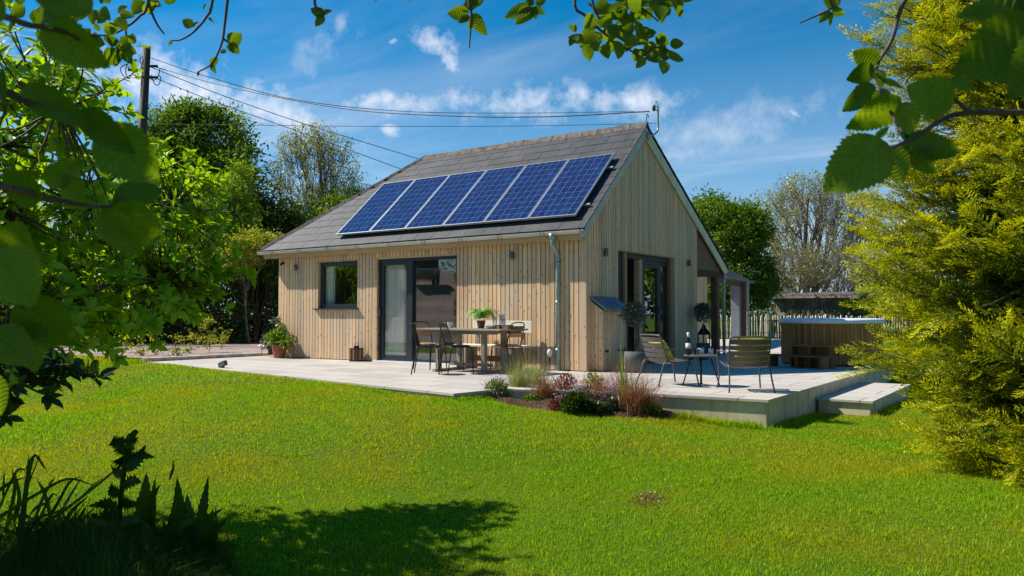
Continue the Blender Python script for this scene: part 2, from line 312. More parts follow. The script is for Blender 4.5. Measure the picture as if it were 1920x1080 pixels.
class MB:
    def __init__(s): s.v = []; s.f = []; s.r = []; s.cur = None
    def add(s, vs, fs, r=None):
        o = len(s.v); s.v += [tuple(map(float, p)) for p in vs]
        rr = random.random() if r is None else r
        for f in fs: s.f.append([o+i for i in f]); s.r.append(rr)
    def box(s, lo, hi, r=None):
        x0, y0, z0 = lo; x1, y1, z1 = hi
        s.add([(x0, y0, z0), (x1, y0, z0), (x1, y1, z0), (x0, y1, z0), (x0, y0, z1), (x1, y0, z1), (x1, y1, z1), (x0, y1, z1)],
              [(0, 3, 2, 1), (4, 5, 6, 7), (0, 1, 5, 4), (1, 2, 6, 5), (2, 3, 7, 6), (3, 0, 4, 7)], r); return s
    def obox(s, c, ax, ay, az, r=None):     # centre and three half-axis vectors
        c, ax, ay, az = map(np.asarray, (c, ax, ay, az))
        vs = [c+i*ax+j*ay+k*az for k in (-1, 1) for (i, j) in ((-1, -1), (1, -1), (1, 1), (-1, 1))]
        s.add(vs, [(0, 3, 2, 1), (4, 5, 6, 7), (0, 1, 5, 4), (1, 2, 6, 5), (2, 3, 7, 6), (3, 0, 4, 7)], r); return s
    def beam(s, a, b, w, h, up=(0, 0, 1), r=None):
        a = np.array(a, float); b = np.array(b, float); d = b-a; L = np.linalg.norm(d); d /= L
        side = np.cross(d, up); side /= np.linalg.norm(side); u = np.cross(side, d)
        return s.obox((a+b)/2, d*L/2, side*w/2, u*h/2, r)
    def prism(s, poly, ext, r=None):        # poly list of 3d points, extruded by vector ext
        n = len(poly); P = [np.array(p, float) for p in poly]; e = np.array(ext, float)
        s.add(P+[p+e for p in P], [tuple(range(n))[::-1], tuple(range(n, 2*n))]+[(i, (i+1) % n, n+(i+1) % n, n+i) for i in range(n)], r); return s
    def tube(s, path, rad, sides=8, caps=True, r=None):
        P = [np.array(p, float) for p in path]; n = len(P); rr = rad if hasattr(rad, '__len__') else [rad]*n
        t0 = P[1]-P[0]; t0 /= np.linalg.norm(t0); ref = np.array([0, 0, 1.]) if abs(t0[2]) < .9 else np.array([1., 0, 0])
        a = np.cross(t0, ref); a /= np.linalg.norm(a); vs = []
        for i in range(n):
            t = P[min(i+1, n-1)]-P[max(i-1, 0)]; t /= np.linalg.norm(t)+1e-12
            a = a-t*(a@t); a /= np.linalg.norm(a)+1e-12; b_ = np.cross(t, a)
            for k in range(sides):
                th = 2*math.pi*k/sides; vs.append(P[i]+rr[i]*(a*math.cos(th)+b_*math.sin(th)))
        fs = [(i*sides+k, i*sides+(k+1) % sides, (i+1)*sides+(k+1) % sides, (i+1)*sides+k) for i in range(n-1) for k in range(sides)]
        if caps: fs += [tuple(range(sides))[::-1], tuple(range((n-1)*sides, n*sides))]
        s.add(vs, fs, r); return s
    def lathe(s, prof, c=(0, 0, 0), sides=28, r=None):   # prof [(radius, z)]
        vs = []; n = len(prof)
        for (ra, z) in prof:
            for k in range(sides):
                th = 2*math.pi*k/sides; vs.append((c[0]+ra*math.cos(th), c[1]+ra*math.sin(th), c[2]+z))
        fs = [(i*sides+k, i*sides+(k+1) % sides, (i+1)*sides+(k+1) % sides, (i+1)*sides+k) for i in range(n-1) for k in range(sides)]
        fs += [tuple(range(sides))[::-1], tuple(range((n-1)*sides, n*sides))]
        s.add(vs, fs, r); return s
    def mesh(s, name, mat, bevel=0, smooth=False):
        me = bpy.data.meshes.new(name); me.from_pydata(s.v, [], s.f); me.update()
        a = me.attributes.new('rnd', 'FLOAT', 'FACE'); a.data.foreach_set('value', np.array(s.r, np.float32))
        if smooth:
            me.polygons.foreach_set('use_smooth', np.array([len(p.vertices) < 6 for p in me.polygons]))
        me.materials.append(MT[mat]); return me
    def part(s, name, mat, parent=None, world=True, bevel=0, smooth=False, label=None):
        o = link(name, s.mesh(name, mat, smooth=smooth), parent, world, label)
        if bevel:
            m = o.modifiers.new('bevel', 'BEVEL'); m.width = bevel; m.segments = 2; m.limit_method = 'ANGLE'; m.angle_limit = R_(40)
        return o
def smoothpath(pts, n=6):
    P = [np.array(p, float) for p in pts]; P = [2*P[0]-P[1]]+P+[2*P[-1]-P[-2]]; out = []
    for i in range(1, len(P)-2):
        for k in range(n):
            t = k/n; out.append(.5*((2*P[i])+(-P[i-1]+P[i+1])*t+(2*P[i-1]-5*P[i]+4*P[i+1]-P[i+2])*t*t+(-P[i-1]+3*P[i]-3*P[i+1]+P[i+2])*t**3))
    out.append(P[-2]); return out
def nrm(v): v = np.asarray(v, float); return v/(np.linalg.norm(v, axis=-1, keepdims=True)+1e-12)
def segmesh(segs, sides=5):
    A = np.array([s[0] for s in segs]); B = np.array([s[1] for s in segs]); ra = np.array([s[2] for s in segs]); rb = np.array([s[3] for s in segs])
    d = nrm(B-A); ref = np.where(np.abs(d[:, 2:3]) < .9, np.array([[0, 0, 1.]]), np.array([[1., 0, 0]])); a = nrm(np.cross(d, ref)); b_ = np.cross(d, a)
    th = np.arange(sides)*2*math.pi/sides; c = np.cos(th)[None, :, None]; s_ = np.sin(th)[None, :, None]
    ring = a[:, None]*c+b_[:, None]*s_
    V = np.concatenate([A[:, None]+ring*ra[:, None, None], B[:, None]+ring*rb[:, None, None]], 1).reshape(-1, 3)
    k = np.arange(sides); q = np.stack([k, (k+1) % sides, sides+(k+1) % sides, sides+k], 1)
    Fc = (q[None]+(np.arange(len(A))*2*sides)[:, None, None]).reshape(-1, 4)
    return V, Fc
# instancing by hand: template replicated with origin, frame (x=along, y=side, z=normal) and scale
def scatter(tv, tf, O, X, Z, s, rnd=None, trnd=None, sy=None):
    tv = np.asarray(tv, float); X = nrm(X); Y = nrm(np.cross(Z, X)); Zn = np.cross(X, Y); s = np.broadcast_to(np.asarray(s, float), (len(O),))
    sy = s if sy is None else np.broadcast_to(sy, (len(O),))
    V = O[:, None]+(tv[None, :, 0:1]*X[:, None]*s[:, None, None])+(tv[None, :, 1:2]*Y[:, None]*sy[:, None, None])+(tv[None, :, 2:3]*Zn[:, None]*s[:, None, None])
    n = len(tv); off = np.arange(len(O))*n
    if not isinstance(tf, list): tf = [tf]
    Fs = [(np.asarray(f)[None]+off[:, None, None]).reshape(-1, np.asarray(f).shape[1]) for f in tf]
    if rnd is None: rnd = rng.random(len(O))
    rs = []
    k0 = 0
    for f in tf:
        k = len(f); tr = 0 if trnd is None else np.asarray(trnd)[k0:k0+k]; k0 += k
        rs.append((rnd[:, None]+tr*np.ones((1, k))).ravel())
    return V.reshape(-1, 3), Fs, np.concatenate(rs)
# leaf templates, unit length along x
LEAF4 = (np.array([(0, 0, 0), (.45, .24, .06), (1, 0, -.05), (.45, -.24, .06)]), [np.array([(0, 1, 2), (0, 2, 3)])])
LEAF = (np.array([(0, 0, 0), (.22, .17, .05), (.22, 0, 0), (.22, -.17, .05), (.55, .22, .05), (.55, 0, -.02), (.55, -.22, .05), (.82, .12, -.02), (.82, 0, -.07), (.82, -.12, -.02), (1, 0, -.14)]),
        [np.array([(0, 2, 1), (0, 3, 2), (7, 8, 10), (8, 9, 10)]), np.array([(1, 2, 5, 4), (2, 3, 6, 5), (4, 5, 8, 7), (5, 6, 9, 8)])])
def randdir(n, zb=0.0):
    d = rng.normal(size=(n, 3)); d[:, 2] += zb; return nrm(d)
def fibres(P, up, n, spread, h, wdt, bend=.5, segs=3, hv=.35):
    """n bent grass-like blades from around P; returns V,F,r"""
    O = P+np.c_[rng.normal(size=(n, 2))*spread, np.zeros(n)]; az = rng.random(n)*2*math.pi; hh = h*(1+hv*rng.normal(size=n)); lean = rng.random(n)*bend
    d = np.c_[np.cos(az), np.sin(az), np.zeros(n)]; side = np.c_[-np.sin(az), np.cos(az), np.zeros(n)]
    rot = rng.random(n)*3.14; side = side*np.cos(rot)[:, None]+d*np.sin(rot)[:, None]
    V = np.zeros((n, 2*segs+1, 3))
    for k in range(segs+1):
        t = k/segs; c = O+d*(lean*hh*t**1.8)[:, None]+np.array([0, 0, 1])*(hh*t*(1-.35*lean*t))[:, None]
        ww = wdt*(1-t**2)/2
        if k < segs: V[:, 2*k] = c-side*ww; V[:, 2*k+1] = c+side*ww
        else: V[:, 2*k] = c
    q = np.array([(2*k, 2*k+1, 2*k+3, 2*k+2) for k in range(segs-1)]).reshape(-1, 4); t3 = np.array([(2*segs-2, 2*segs-1, 2*segs)])
    off = (np.arange(n)*(2*segs+1))[:, None, None]
    Fs = [(q[None]+off).reshape(-1, 4), (t3[None]+off).reshape(-1, 3)]
    rr = rng.random(n); R = np.concatenate([np.repeat(rr, len(q)), rr]); return V.reshape(-1, 3), Fs, R
def merge(parts):
    V = []; F3 = []; F4 = []; R3 = []; R4 = []; o = 0
    for (v, fs, r) in parts:
        k = 0
        for f in fs:
            m = len(f); (F3 if f.shape[1] == 3 else F4).append(f+o); (R3 if f.shape[1] == 3 else R4).append(r[k:k+m]); k += m
        V.append(v); o += len(v)
    Fs = []; R = []
    if F4: Fs.append(np.concatenate(F4)); R += R4
    if F3: Fs.append(np.concatenate(F3)); R += R3
    return np.concatenate(V), Fs, np.concatenate(R)
def foliage(name, parts, mat, parent, world=True):
    V, Fs, R = merge(parts); return link(name, npmesh(name, V, Fs, mat, R), parent, world)
# ------------------------------------------------------------------ terrain
CP = np.array([(3.95, -2.66, -.34), (-7.5, -3.2, -.02), (-5.5, -3.5, -.025), (-4, -3.9, -.03), (-2, -4.0, -.04), (.5, -4.4, -.07), (1.6, -3.6, -.20), (2.6, -3.3, -.24), (6.8, -11.9, -.50), (3, -8.5, -.42), (-4, -8, -.22), (-15, 0, -.05), (4.6, -.6, -.38), (5, 3, -.40), (10, 5, -.42),
               (-3, 15, -.12), (-16.5, -15, .25), (-20, -18.5, .8), (-24, -22.5, 1.5), (-29, -28.7, 2.9), (-36, -36, 4.4), (-45, -45, 5.5), (-34, -22, 2.4), (-22, -33, 2.4), (-14, -24, .5), (-22, -12, .15), (-4, 22, -.10), (12, -5, -.48), (0, -14, -.48), (-15, -15, -.2), (0, 30, -.1), (-4, 3, -.3), (-10, -2, -.05), (-12, -6, -.1), (2, 8, -.15), (8, 0, -.45), (8, 20, -.3)])
def hz(x, y):
    x = np.asarray(x, float); y = np.asarray(y, float); d = (x[..., None]-CP[:, 0])**2+(y[..., None]-CP[:, 1])**2+.15
    wt = d**-1.6; z = (wt*CP[:, 2]).sum(-1)/wt.sum(-1)
    return z+.012*np.sin(x*1.7+.5*y)*np.cos(y*1.3)
g = np.concatenate([[-900, -300, -120, -70, -50, -40], np.linspace(-34, 34, 171), [40, 50, 70, 120, 300, 900]])
GX, GY = np.meshgrid(g, g, indexing='ij'); GZ = hz(GX, GY); n = len(g)
idx = np.arange(n*n).reshape(n, n); fq = np.stack([idx[:-1, :-1], idx[1:, :-1], idx[1:, 1:], idx[:-1, 1:]], -1).reshape(-1, 4)
tag(link('lawn_ground', npmesh('lawn_ground', np.stack([GX, GY, GZ], -1).reshape(-1, 3), fq, 'lawn_soil', smooth=True)), kind='structure')
# patio outline (plan)
PA = [(-8.82, -2.80), (.50, -4.19), (.62, -3.35), (2.49, -2.79), (3.95, -2.66), (3.95, 5.6), (2.2, 5.6), (.2, 21.6), (-9.5, 14.5), (-1.2, 5.2), (-8.15, 5.0), (-8.82, 0.0)]
BED = [(.58, -3.45), (2.49, -2.85), (3.0, -2.84), (2.85, -3.28), (2.2, -3.66), (1.6, -3.74), (1.0, -3.62), (.45, -3.62), (.0, -3.9)]
def inpoly(x, y, P):
    r = np.zeros(x.shape, bool); n = len(P); j = n-1
    for i in range(n):
        xi, yi = P[i][:2]; xj, yj = P[j][:2]
        c = ((yi > y) != (yj > y)) & (x < (xj-xi)*(y-yi)/(yj-yi+1e-12)+xi); r ^= c; j = i
    return r
pt = thing('patio', 'pale grey stone patio on a low concrete base round the cottage', 'patio', (0, -2, 0)); pt['kind'] = 'structure'; del pt['category']
m = MB(); m.prism([(x, y, -.03) for x, y in PA], (0, 0, .03)); m.part('paving_slabs', 'paving', pt)
def inset(P, d):
    c = []; n = len(P)
    for i in range(n):
        a = np.array(P[i-1]); b_ = np.array(P[i]); c_ = np.array(P[(i+1) % n]); e1 = nrm(b_-a); e2 = nrm(c_-b_); n1 = np.array([-e1[1], e1[0]]); n2 = np.array([-e2[1], e2[0]]); k = nrm(n1+n2); c.append(b_+k*d/max(.4, k@n1))
    return c
m = MB(); m.prism([(x, y, -.8) for x, y in inset(PA, .035)], (0, 0, .769)); m.part('retaining_wall', 'concrete', pt)
m = MB(); m.box((3.96, -.45, -.60), (4.62, 2.6, -.20)); st = thing('garden_step', 'low concrete step with grey slab top beside the patio end wall', 'step', (4.3, 1, -.4)); m.part('riser', 'concrete', st)
m = MB(); m.box((3.955, -.48, -.199), (4.66, 2.63, -.17)); m.part('tread_slab', 'paving', st)
m = MB(); m.box((1.75, 5.9, .002), (2.15, 8.2, .26)); tag(m.part('low_wall', 'concrete'), 'low mossy concrete block wall behind the hot tub', 'wall')
# gravel yard + sleeper kerb
def flat(name, poly, z, mat, kind='structure'):
    m = MB(); m.add([(x, y, z) for x, y in poly], [tuple(range(len(poly)))]); return tag(m.part(name, mat), kind=kind)
gp = [(-8.98, -2.35), (-8.98, .1), (-8.1, 4.9), (-8.1, 13), (-30, 22), (-34, 4), (-22, -8.5), (-14, -9.5), (-13.2, -2.85), (-11, -2.55)]
flat('gravel_yard', gp, .035, 'gravel')
m = MB(); m.box((-9.0, -2.82, -.1), (-8.83, -.62, .075), .2); m.box((-9.0, -.61, -.1), (-8.83, .62, .07), .5)
tag(m.part('sleeper_kerb', 'oak_sleeper', bevel=.008), 'weathered oak sleeper kerb between the gravel and the patio', 'kerb')
# bed
bx = np.linspace(-.2, 3.2, 60); by = np.linspace(-4.05, -2.75, 30); BX, BY = np.meshgrid(bx, by, indexing='ij')
hh_ = hz(BX, BY); ins = inpoly(BX, BY, BED); 
from_edge = np.full(BX.shape, 9.)
for i in range(len(BED)):
    a = np.array(BED[i-1]); b_ = np.array(BED[i]); ab = b_-a; t = np.clip(((BX-a[0])*ab[0]+(BY-a[1])*ab[1])/(ab@ab), 0, 1); from_edge = np.minimum(from_edge, np.hypot(BX-a[0]-t*ab[0], BY-a[1]-t*ab[1]))
bz = np.where(ins, hh_+.02+np.minimum(from_edge, .30)*.42+rng.normal(size=BX.shape)*.012, hh_-.08)
ii = np.arange(BX.size).reshape(BX.shape); fb = np.stack([ii[:-1, :-1], ii[1:, :-1], ii[1:, 1:], ii[:-1, 1:]], -1).reshape(-1, 4)
tag(link('soil_bed', npmesh('soil_bed', np.stack([BX, BY, bz], -1).reshape(-1, 3), fb, 'soil', smooth=True)), kind='structure')
# ------------------------------------------------------------------ cottage
H = thing('cottage', 'timber clad cottage with slate roof and six solar panels', 'house', (-4, 2.5, 0))
def roofz(y): return 2.47+(y+.2)*.9 if y <= 2.3 else 4.72-(y-2.3)*2.6/4.5
def clad(u0, u1, top, holes, place, bw=.098, gap=.017, name='wall', th=.02, z0=.015):
    """vertical boards over u0..u1; top(u) height; holes (u0,u1,z0,z1); place(u,d,z)->point, d=depth outward"""
    m = MB(); u = u0
    while u < u1-.01:
        ub = min(u+bw-gap, u1)
        cuts = sorted({u, ub} | {h for ho in holes for h in ho[:2] if u+.004 < h < ub-.004})
        rr = random.random(); dd = random.uniform(-.0015, .0015)
        for a, b_ in zip(cuts[:-1], cuts[1:]):
            mid = (a+b_)/2; zs = [z0]
            hs = sorted([ho for ho in holes if ho[0] < mid < ho[1]], key=lambda q: q[2]); iv = []; z = z0
            for ho in hs:
                if ho[2] > z+.01: iv.append((z, ho[2], z, ho[2]))
                z = ho[3]
            iv = [(p[0], p[0], p[1], p[1]) for p in iv]
            iv.append((z, z, top(a), top(b_)))
            for (za, zb, ta, tb) in iv:
                if ta <= za+.01: continue
                P = [place(a, 0, za), place(b_, 0, zb), place(b_, 0, tb), place(a, 0, ta)]; e = np.array(place(a, th+dd, za))-np.array(place(a, 0, za))
                m.prism(P, e, rr)
        u += bw
    return m.part(name, 'cladding', H)
DOOR = (-5.06, -2.84, -.1, 2.13); WIN = (-6.86, -5.56, 1.10, 2.13)
clad(-8.15, 0, lambda u: 2.36, [DOOR, WIN], lambda u, d, z: (u, -d, z), name='front_wall')
GD = (1.20, 3.74, -.1, 2.16)
clad(.0, 5.0, lambda u: roofz(u)-.06, [GD], lambda u, d, z: (d, u, z), name='gable_wall', bw=.092)
m = MB()    # backing structure with openings
def wallx(m, y0, y1, x0, x1, zt, hole):
    hx0, hx1, hz0, hz1 = hole
    m.box((x0, y0, 0), (hx0, y1, zt), 0); m.box((hx1, y0, 0), (x1, y1, zt), 0); m.box((hx0, y0, hz1), (hx1, y1, zt), 0)
    if hz0 > 0: m.box((hx0, y0, 0), (hx1, y1, hz0), 0)
wallx(m, .002, .16, -8.13, -5.3, 2.44, WIN); wallx(m, .002, .16, -5.299, -.16, 2.44, DOOR)
m.part('wall_core_front', 'felt', H)
m = MB(); m.prism([(-.002, .002, 0), (-.002, 1.2, 0), (-.002, 1.2, roofz(1.2)-.08), (-.002, .002, 2.5)], (-.155, 0, 0)); m.prism([(-.002, 3.74, 0), (-.002, 4.98, 0), (-.002, 4.98, roofz(4.98)-.08), (-.002, 3.74, roofz(3.74)-.08)], (-.155, 0, 0))
m.prism([(-.002, 1.2, 2.16), (-.002, 3.74, 2.16), (-.002, 3.74, roofz(3.74)-.08), (-.002, 2.3, 4.60), (-.002, 1.2, roofz(1.2)-.08)], (-.155, 0, 0)); m.part('wall_core_gable', 'felt', H)
m = MB(); m.box((-8.15, 4.85, 0), (-.16, 5.0, 2.9)); m.box((-8.15, .0, 0), (-8.0, 4.85, 2.4)); m.part('rear_wall', 'cladding', H)
m = MB(); m.box((-7.99, .165, -.02), (-.165, 4.84, .018)); m.part('floor', 'indoor_floor', H)
m = MB(); m.box((-7.99, .165, 2.42), (-.165, 4.84, 2.46)); m.box((-7.99, 4.78, .02), (-.165, 4.845, 2.42)); m.box((-7.985, .17, .02), (-7.93, 4.78, 2.42)); m.box((-5.4, .17, .02), (-5.32, 4.78, 2.42)); m.part('inner_wall', 'plaster', H)
# timber reveals
m = MB(); m.box((-5.06, -.022, .01), (-4.985, .16, 2.13)); m.box((-5.06, -.022, 2.131), (-2.84, .16, 2.16)); m.part('door_reveal', 'timber_x', H)
m = MB(); m.box((-6.86, -.020, 1.10), (-6.80, .16, 2.13)); m.box((-6.86, -.021, 2.131), (-5.56, .16, 2.155)); m.part('window_reveal', 'timber_x', H)
m = MB(); m.box((-.03, -.03, .01), (.032, .0, 2.40)); m.box((.0, -.028, .012), (.034, .06, 2.42)); m.part('corner_board', 'cladding', H)
def frame(m, x0, x1, z0, z1, w, y0, y1, f=lambda x, y, z: (x, y, z)):
    def bb(a, b_):
        p = f(*a); q = f(*b_); m.box(tuple(min(i, j) for i, j in zip(p, q)), tuple(max(i, j) for i, j in zip(p, q)), .3)
    bb((x0, y0, z0), (x0+w, y1, z1)); bb((x1-w, y0, z0), (x1, y1, z1)); bb((x0+w, y0, z1-w), (x1-w, y1, z1)); bb((x0+w, y0, z0), (x1-w, y1, z0+w))
def pane(name, x0, x1, z0, z1, y, parent, f=lambda x, y, z: (x, y, z)):
    m = MB(); p = f(x0, y, z0); q = f(x1, y+.006, z1); m.box(tuple(min(i, j) for i, j in zip(p, q)), tuple(max(i, j) for i, j in zip(p, q)), .5); return m.part(name, 'window_glass', parent)
m = MB(); frame(m, -4.985, -2.845, .02, 2.128, .055, .03, .13); m.box((-4.15, .028, .075), (-4.04, .128, 2.07), .3); sdr = m.part('sliding_door', 'anthracite', H)
m = MB(); frame(m, -4.928, -4.152, .076, 2.072, .07, .05, .10); m.part('door_leaf', 'anthracite', sdr, bevel=.004)
pane('glass', -4.858, -4.222, .146, 2.002, .074, sdr); pane('glass', -4.04, -2.90, .075, 2.073, .088, sdr)
m = MB(); m.box((-4.945, -.005, .95), (-4.925, .028, 1.10)); m.part('handle', 'lamp_grey', sdr)
for z in (.22, 1.9): m = MB(); m.box((-4.992, .01, z), (-4.972, .029, z+.12)); m.part('hinge', 'lamp_grey', sdr)
m = MB(); m.box((-5.08, -.06, .003), (-2.80, .03, .028)); m.part('threshold', 'white_pvc', H)
m = MB(); frame(m, -6.80, -5.563, 1.125, 2.128, .085, .05, .13); wf = m.part('window', 'anthracite', H)
pane('glass', -6.715, -5.648, 1.21, 2.043, .09, wf)
m = MB(); m.box((-6.90, -.085, 1.085), (-5.52, .05, 1.112)); m.part('window_sill', 'anthracite', wf, bevel=.004)
# gable doors
fy_ = lambda x, y, z: (-y, x, z)
m = MB(); m.box((-.12, 1.20, .01), (-.02, 1.43, 2.158)); m.box((-.11, 1.66, 2.06), (-.03, 3.55, 2.158)); gdo = m.part('folding_door', 'anthracite', H)
m = MB(); m.box((-.12, 1.43, .01), (.03, 1.50, 2.15)); m.box((-.14, 1.51, .01), (-.04, 1.66, 2.15)); m.box((-.14, 2.16, .01), (-.03, 2.30, 2.06)); m.box((-.15, 3.56, .01), (.022, 3.74, 2.158)); m.box((-.15, 1.2, 2.159), (.022, 3.74, 2.185)); m.part('door_post', 'timber_x', gdo)
m = MB(); frame(m, 2.30, 3.15, .03, 2.055, .13, .04, .10, fy_); m.part('door_leaf', 'anthracite', gdo); pane('glass', 2.43, 3.02, .16, 1.925, .07, gdo, fy_)
m = MB(); frame(m, 3.155, 3.555, .03, 2.055, .06, .05, .11, fy_); m.part('door_leaf', 'anthracite', gdo); pane('glass', 3.215, 3.495, .09, 1.995, .08, gdo, fy_)
m = MB(); m.box((-.04, 3.06, 1.0), (.01, 3.08, 1.14)); m.part('handle', 'lamp_grey', gdo)
m = MB(); m.box((-1.5, 3.0, .02), (-1.45, 4.78, 2.42)); m.box((-1.45, 1.9, .02), (-.95, 2.0, 1.3)); m.part('inner_screen', 'plaster', H)
# fascia, soffit, gutter
m = MB(); m.box((-8.5, -.175, 2.27), (.03, -.145, 2.41)); m.part('fascia', 'timber_x', H)
m = MB(); m.box((-8.48, -.145, 2.345), (.0, -.022, 2.362)); m.part('soffit', 'timber_x', H)
m = MB(); r0 = .06
prof = [(-.18-.0+ -r0+r0*math.cos(t), 2.425+r0*math.sin(t)) for t in np.linspace(math.pi, 2*math.pi, 11)]
inner = [(-.18-r0+(r0-.006)*math.cos(t), 2.427+(r0-.006)*math.sin(t)) for t in np.linspace(2*math.pi, math.pi, 11)]
P = prof+inner
m.prism([(-8.60, y, z) for y, z in P], (8.60+.05, 0, 0), .4)
for xx in (-8.60, .05): m.prism([(xx, y, z) for y, z in prof], (.006, 0, 0), .4)
gu = m.part('gutter', 'gutter', H, smooth=False)
for x in np.arange(-8.1, 0, .92):
    m = MB()
    for dx in (0, .07):
        pr_ = [(-.18-r0+(r0+.006)*math.cos(t), 2.425+(r0+.006)*math.sin(t)) for t in np.linspace(math.pi*.95, 2*math.pi, 10)]; m.tube([(x+dx, a, b_) for a, b_ in pr_]+[(x+dx, -.175, 2.46)], .006, 5)
    m.part('gutter_bracket', 'galvanised', gu)
def downpipe(x, y, ztop, zb, off, parent, nx=0, ny=-1, s=.040):
    m = MB(); o = np.array([nx, ny, 0.])*off; w_ = np.array([nx, ny, 0.])*.06; b_ = np.array([x, y, 0.])
    z = np.array([0, 0, 1.])
    m.tube(smoothpath([b_+o+z*ztop, b_+o+z*(ztop-.17), b_+o*.8+w_*.2+z*(ztop-.23), b_+w_*1.1+z*(ztop-.36), b_+w_+z*(ztop-.46), b_+w_+z*(ztop-.8)], 5)+[b_+w_+z*zb], s, 14)
    m.tube([b_+o+z*(ztop-.10), b_+o+z*(ztop+.0)], [s*1.15, s*1.9], 14)
    for zz in (ztop-.5, ztop*.5, zb+.35): m.tube([b_+w_+z*(zz-.03), b_+w_+z*(zz+.03)], s*1.13, 14)
    return m.part('downpipe', 'galvanised', parent, smooth=True)
downpipe(-.52, 0, 2.39, .01, .235, H)
# roof
def slates(O, U, V, N, L, umin, umax, row=.26, wd=.42, mat='slate', parent=H, name='roof_slope'):
    O, U, V, N = map(lambda a: np.array(a, float), (O, U, V, N)); m = MB(); k = 0; s = -.02
    while s < L-.02:
        s1 = min(s+row+.03, L); a = umin(s+.02); b_ = umax(s+.02); u = math.floor(a/wd)*wd-(k % 2)*wd/2
        while u < b_:
            us = [max(u+.004, umin(s)), min(u+wd-.004, umax(s)), min(u+wd-.004, umax(s1)), max(u+.004, umin(s1))]
            if us[1]-us[0] > .01 or us[2]-us[3] > .01:
                us[1] = max(us[1], us[0]); us[2] = max(us[2], us[3]); j = random.uniform(-.0015, .0015); t0 = .011+j; t1 = .004+j
                B = [O+U*us[0]+V*s+N*t0, O+U*us[1]+V*s+N*t0, O+U*us[2]+V*s1+N*t1, O+U*us[3]+V*s1+N*t1]
                m.add([p-N*.007 for p in B]+B, [(4, 5, 6, 7), (0, 1, 5, 4), (1, 2, 6, 5), (3, 0, 4, 7)])
            u += wd
        s += row; k += 1
    # deck under the slates
    D = [O+U*umin(0), O+U*umax(0), O+U*umax(L), O+U*umin(L)]; m.prism([p-N*.012 for p in D], -N*.04, 1.0)
    return m.part(name, mat, parent)
Vf = np.array([0, 2.5, 2.25]); Lf = np.linalg.norm(Vf); Vf /= Lf; Nf = np.array([0, -Vf[2], Vf[1]])
slates((0, -.2, 2.47), (1, 0, 0), Vf, Nf, Lf, lambda s: -8.55+2.85*s/Lf, lambda s: .10)
Vb = np.array([0, -4.5, 2.6]); Lb = np.linalg.norm(Vb); Vb /= Lb; Nb = np.array([0, -Vb[1]*0+Vb[2], -Vb[1]]); Nb = nrm([0, 2.6, 4.5])
slates((0, 6.8, 2.12), (-1, 0, 0), Vb, Nb, Lb, lambda s: -.10, lambda s: 8.55 if s < .7 else 8.55-2.85*(s-.7)/(Lb-.7))
Vh = np.array([2.85, 0, 2.25]); Lh = np.linalg.norm(Vh); Vh /= Lh; Nh = nrm([-2.25, 0, 2.85])
slates((-8.55, 0, 2.47), (0, -1, 0), Vh, Nh, Lh, lambda s: -6.19+3.89*s/Lh, lambda s: .2-2.5*s/Lh)
def caps(a, b_, w=.13, d=.38, sideA=None, sideB=None, name='ridge_tiles'):
    a = np.array(a, float); b_ = np.array(b_, float); L = np.linalg.norm(b_-a); n = int(L/d); m = MB(); D = (b_-a)/L
    sA = nrm(sideA); sB = nrm(sideB); up = np.array([0, 0, 1.])
    for i in range(n+1):
        p = a+D*i*L/(n+1); q = a+D*((i+1)*L/(n+1)-.008); lift = .012*random.random(); sec = []
        for P in (p, q):
            sec += [P+sA*w-up*.005, P+sA*w*.45+up*(.022+lift), P+up*(.045+lift), P+sB*w*.45+up*(.022+lift), P+sB*w-up*.005, P-up*.03]
        m.add(sec, [(0, 1, 7, 6), (1, 2, 8, 7), (2, 3, 9, 8), (3, 4, 10, 9), (4, 5, 11, 10), (5, 0, 6, 11), (0, 5, 4, 3, 2, 1), (6, 7, 8, 9, 10, 11)])
    return m.part(name, 'ridge', H, bevel=.006)
caps((-5.75, 2.3, 4.74), (.11, 2.3, 4.74), sideA=-Vf, sideB=-Vb)
caps((-8.58, -.22, 2.475), (-5.70, 2.3, 4.745), .10, .36, sideA=(1, -.2, -.55), sideB=(-.45, 1, -.55), name='hip_tiles')
caps((-8.58, 6.19, 2.475), (-5.70, 2.3, 4.745), .10, .36, sideA=(1, .2, -.55), sideB=(-.45, -1, -.55), name='hip_tiles')
# verge boards
m = MB(); m.prism([(.035, -.22, 2.44-.015), (.035, 2.3, 4.72-.035), (.035, 2.3, 4.72-.25), (.035, -.10, 2.34), (.035, -.22, 2.30)], (.035, 0, 0)); m.prism([(.071, -.22, 2.415), (.071, 2.3, 4.685), (.071, 2.3, 4.62), (.071, -.20, 2.37)], (.012, 0, 0)); m.part('barge_board', 'barge_front', H)
m = MB(); m.prism([(.035, 2.303, 4.685), (.035, 6.80, 2.085), (.035, 6.80, 1.97), (.035, 6.62, 1.97), (.035, 2.303, 4.45)], (.035, 0, 0)); m.part('barge_board', 'barge_back', H)
m = MB(); m.prism([(-.02, 5.0, 2.0), (-.02, 6.68, 2.0), (-.02, 6.68, roofz(6.68)-.08), (-.02, 5.0, roofz(5)-.08)], (-.05, 0, 0)); m.part('gable_infill', 'panel_brown', H)
m = MB(); m.box((-.16, 5.0, 1.86), (.0, 6.75, 2.0)); m.part('verandah_beam', 'timber_dark', H)
m = MB(); m.box((-8, 6.6, 1.9), (-.17, 6.72, 2.02)); m.part('verandah_beam', 'timber_dark', H)
m = MB(); m.box((-.16, 6.28, 0), (-.0, 6.44, 1.86)); m.part('verandah_post', 'timber_dark', H)
m = MB(); m.box((-4.2, 6.28, 0), (-4.04, 6.44, 1.9)); m.part('verandah_post', 'timber_dark', H)
downpipe(.0, 6.66, 2.06, .01, .10, H, 0, 1, .036)
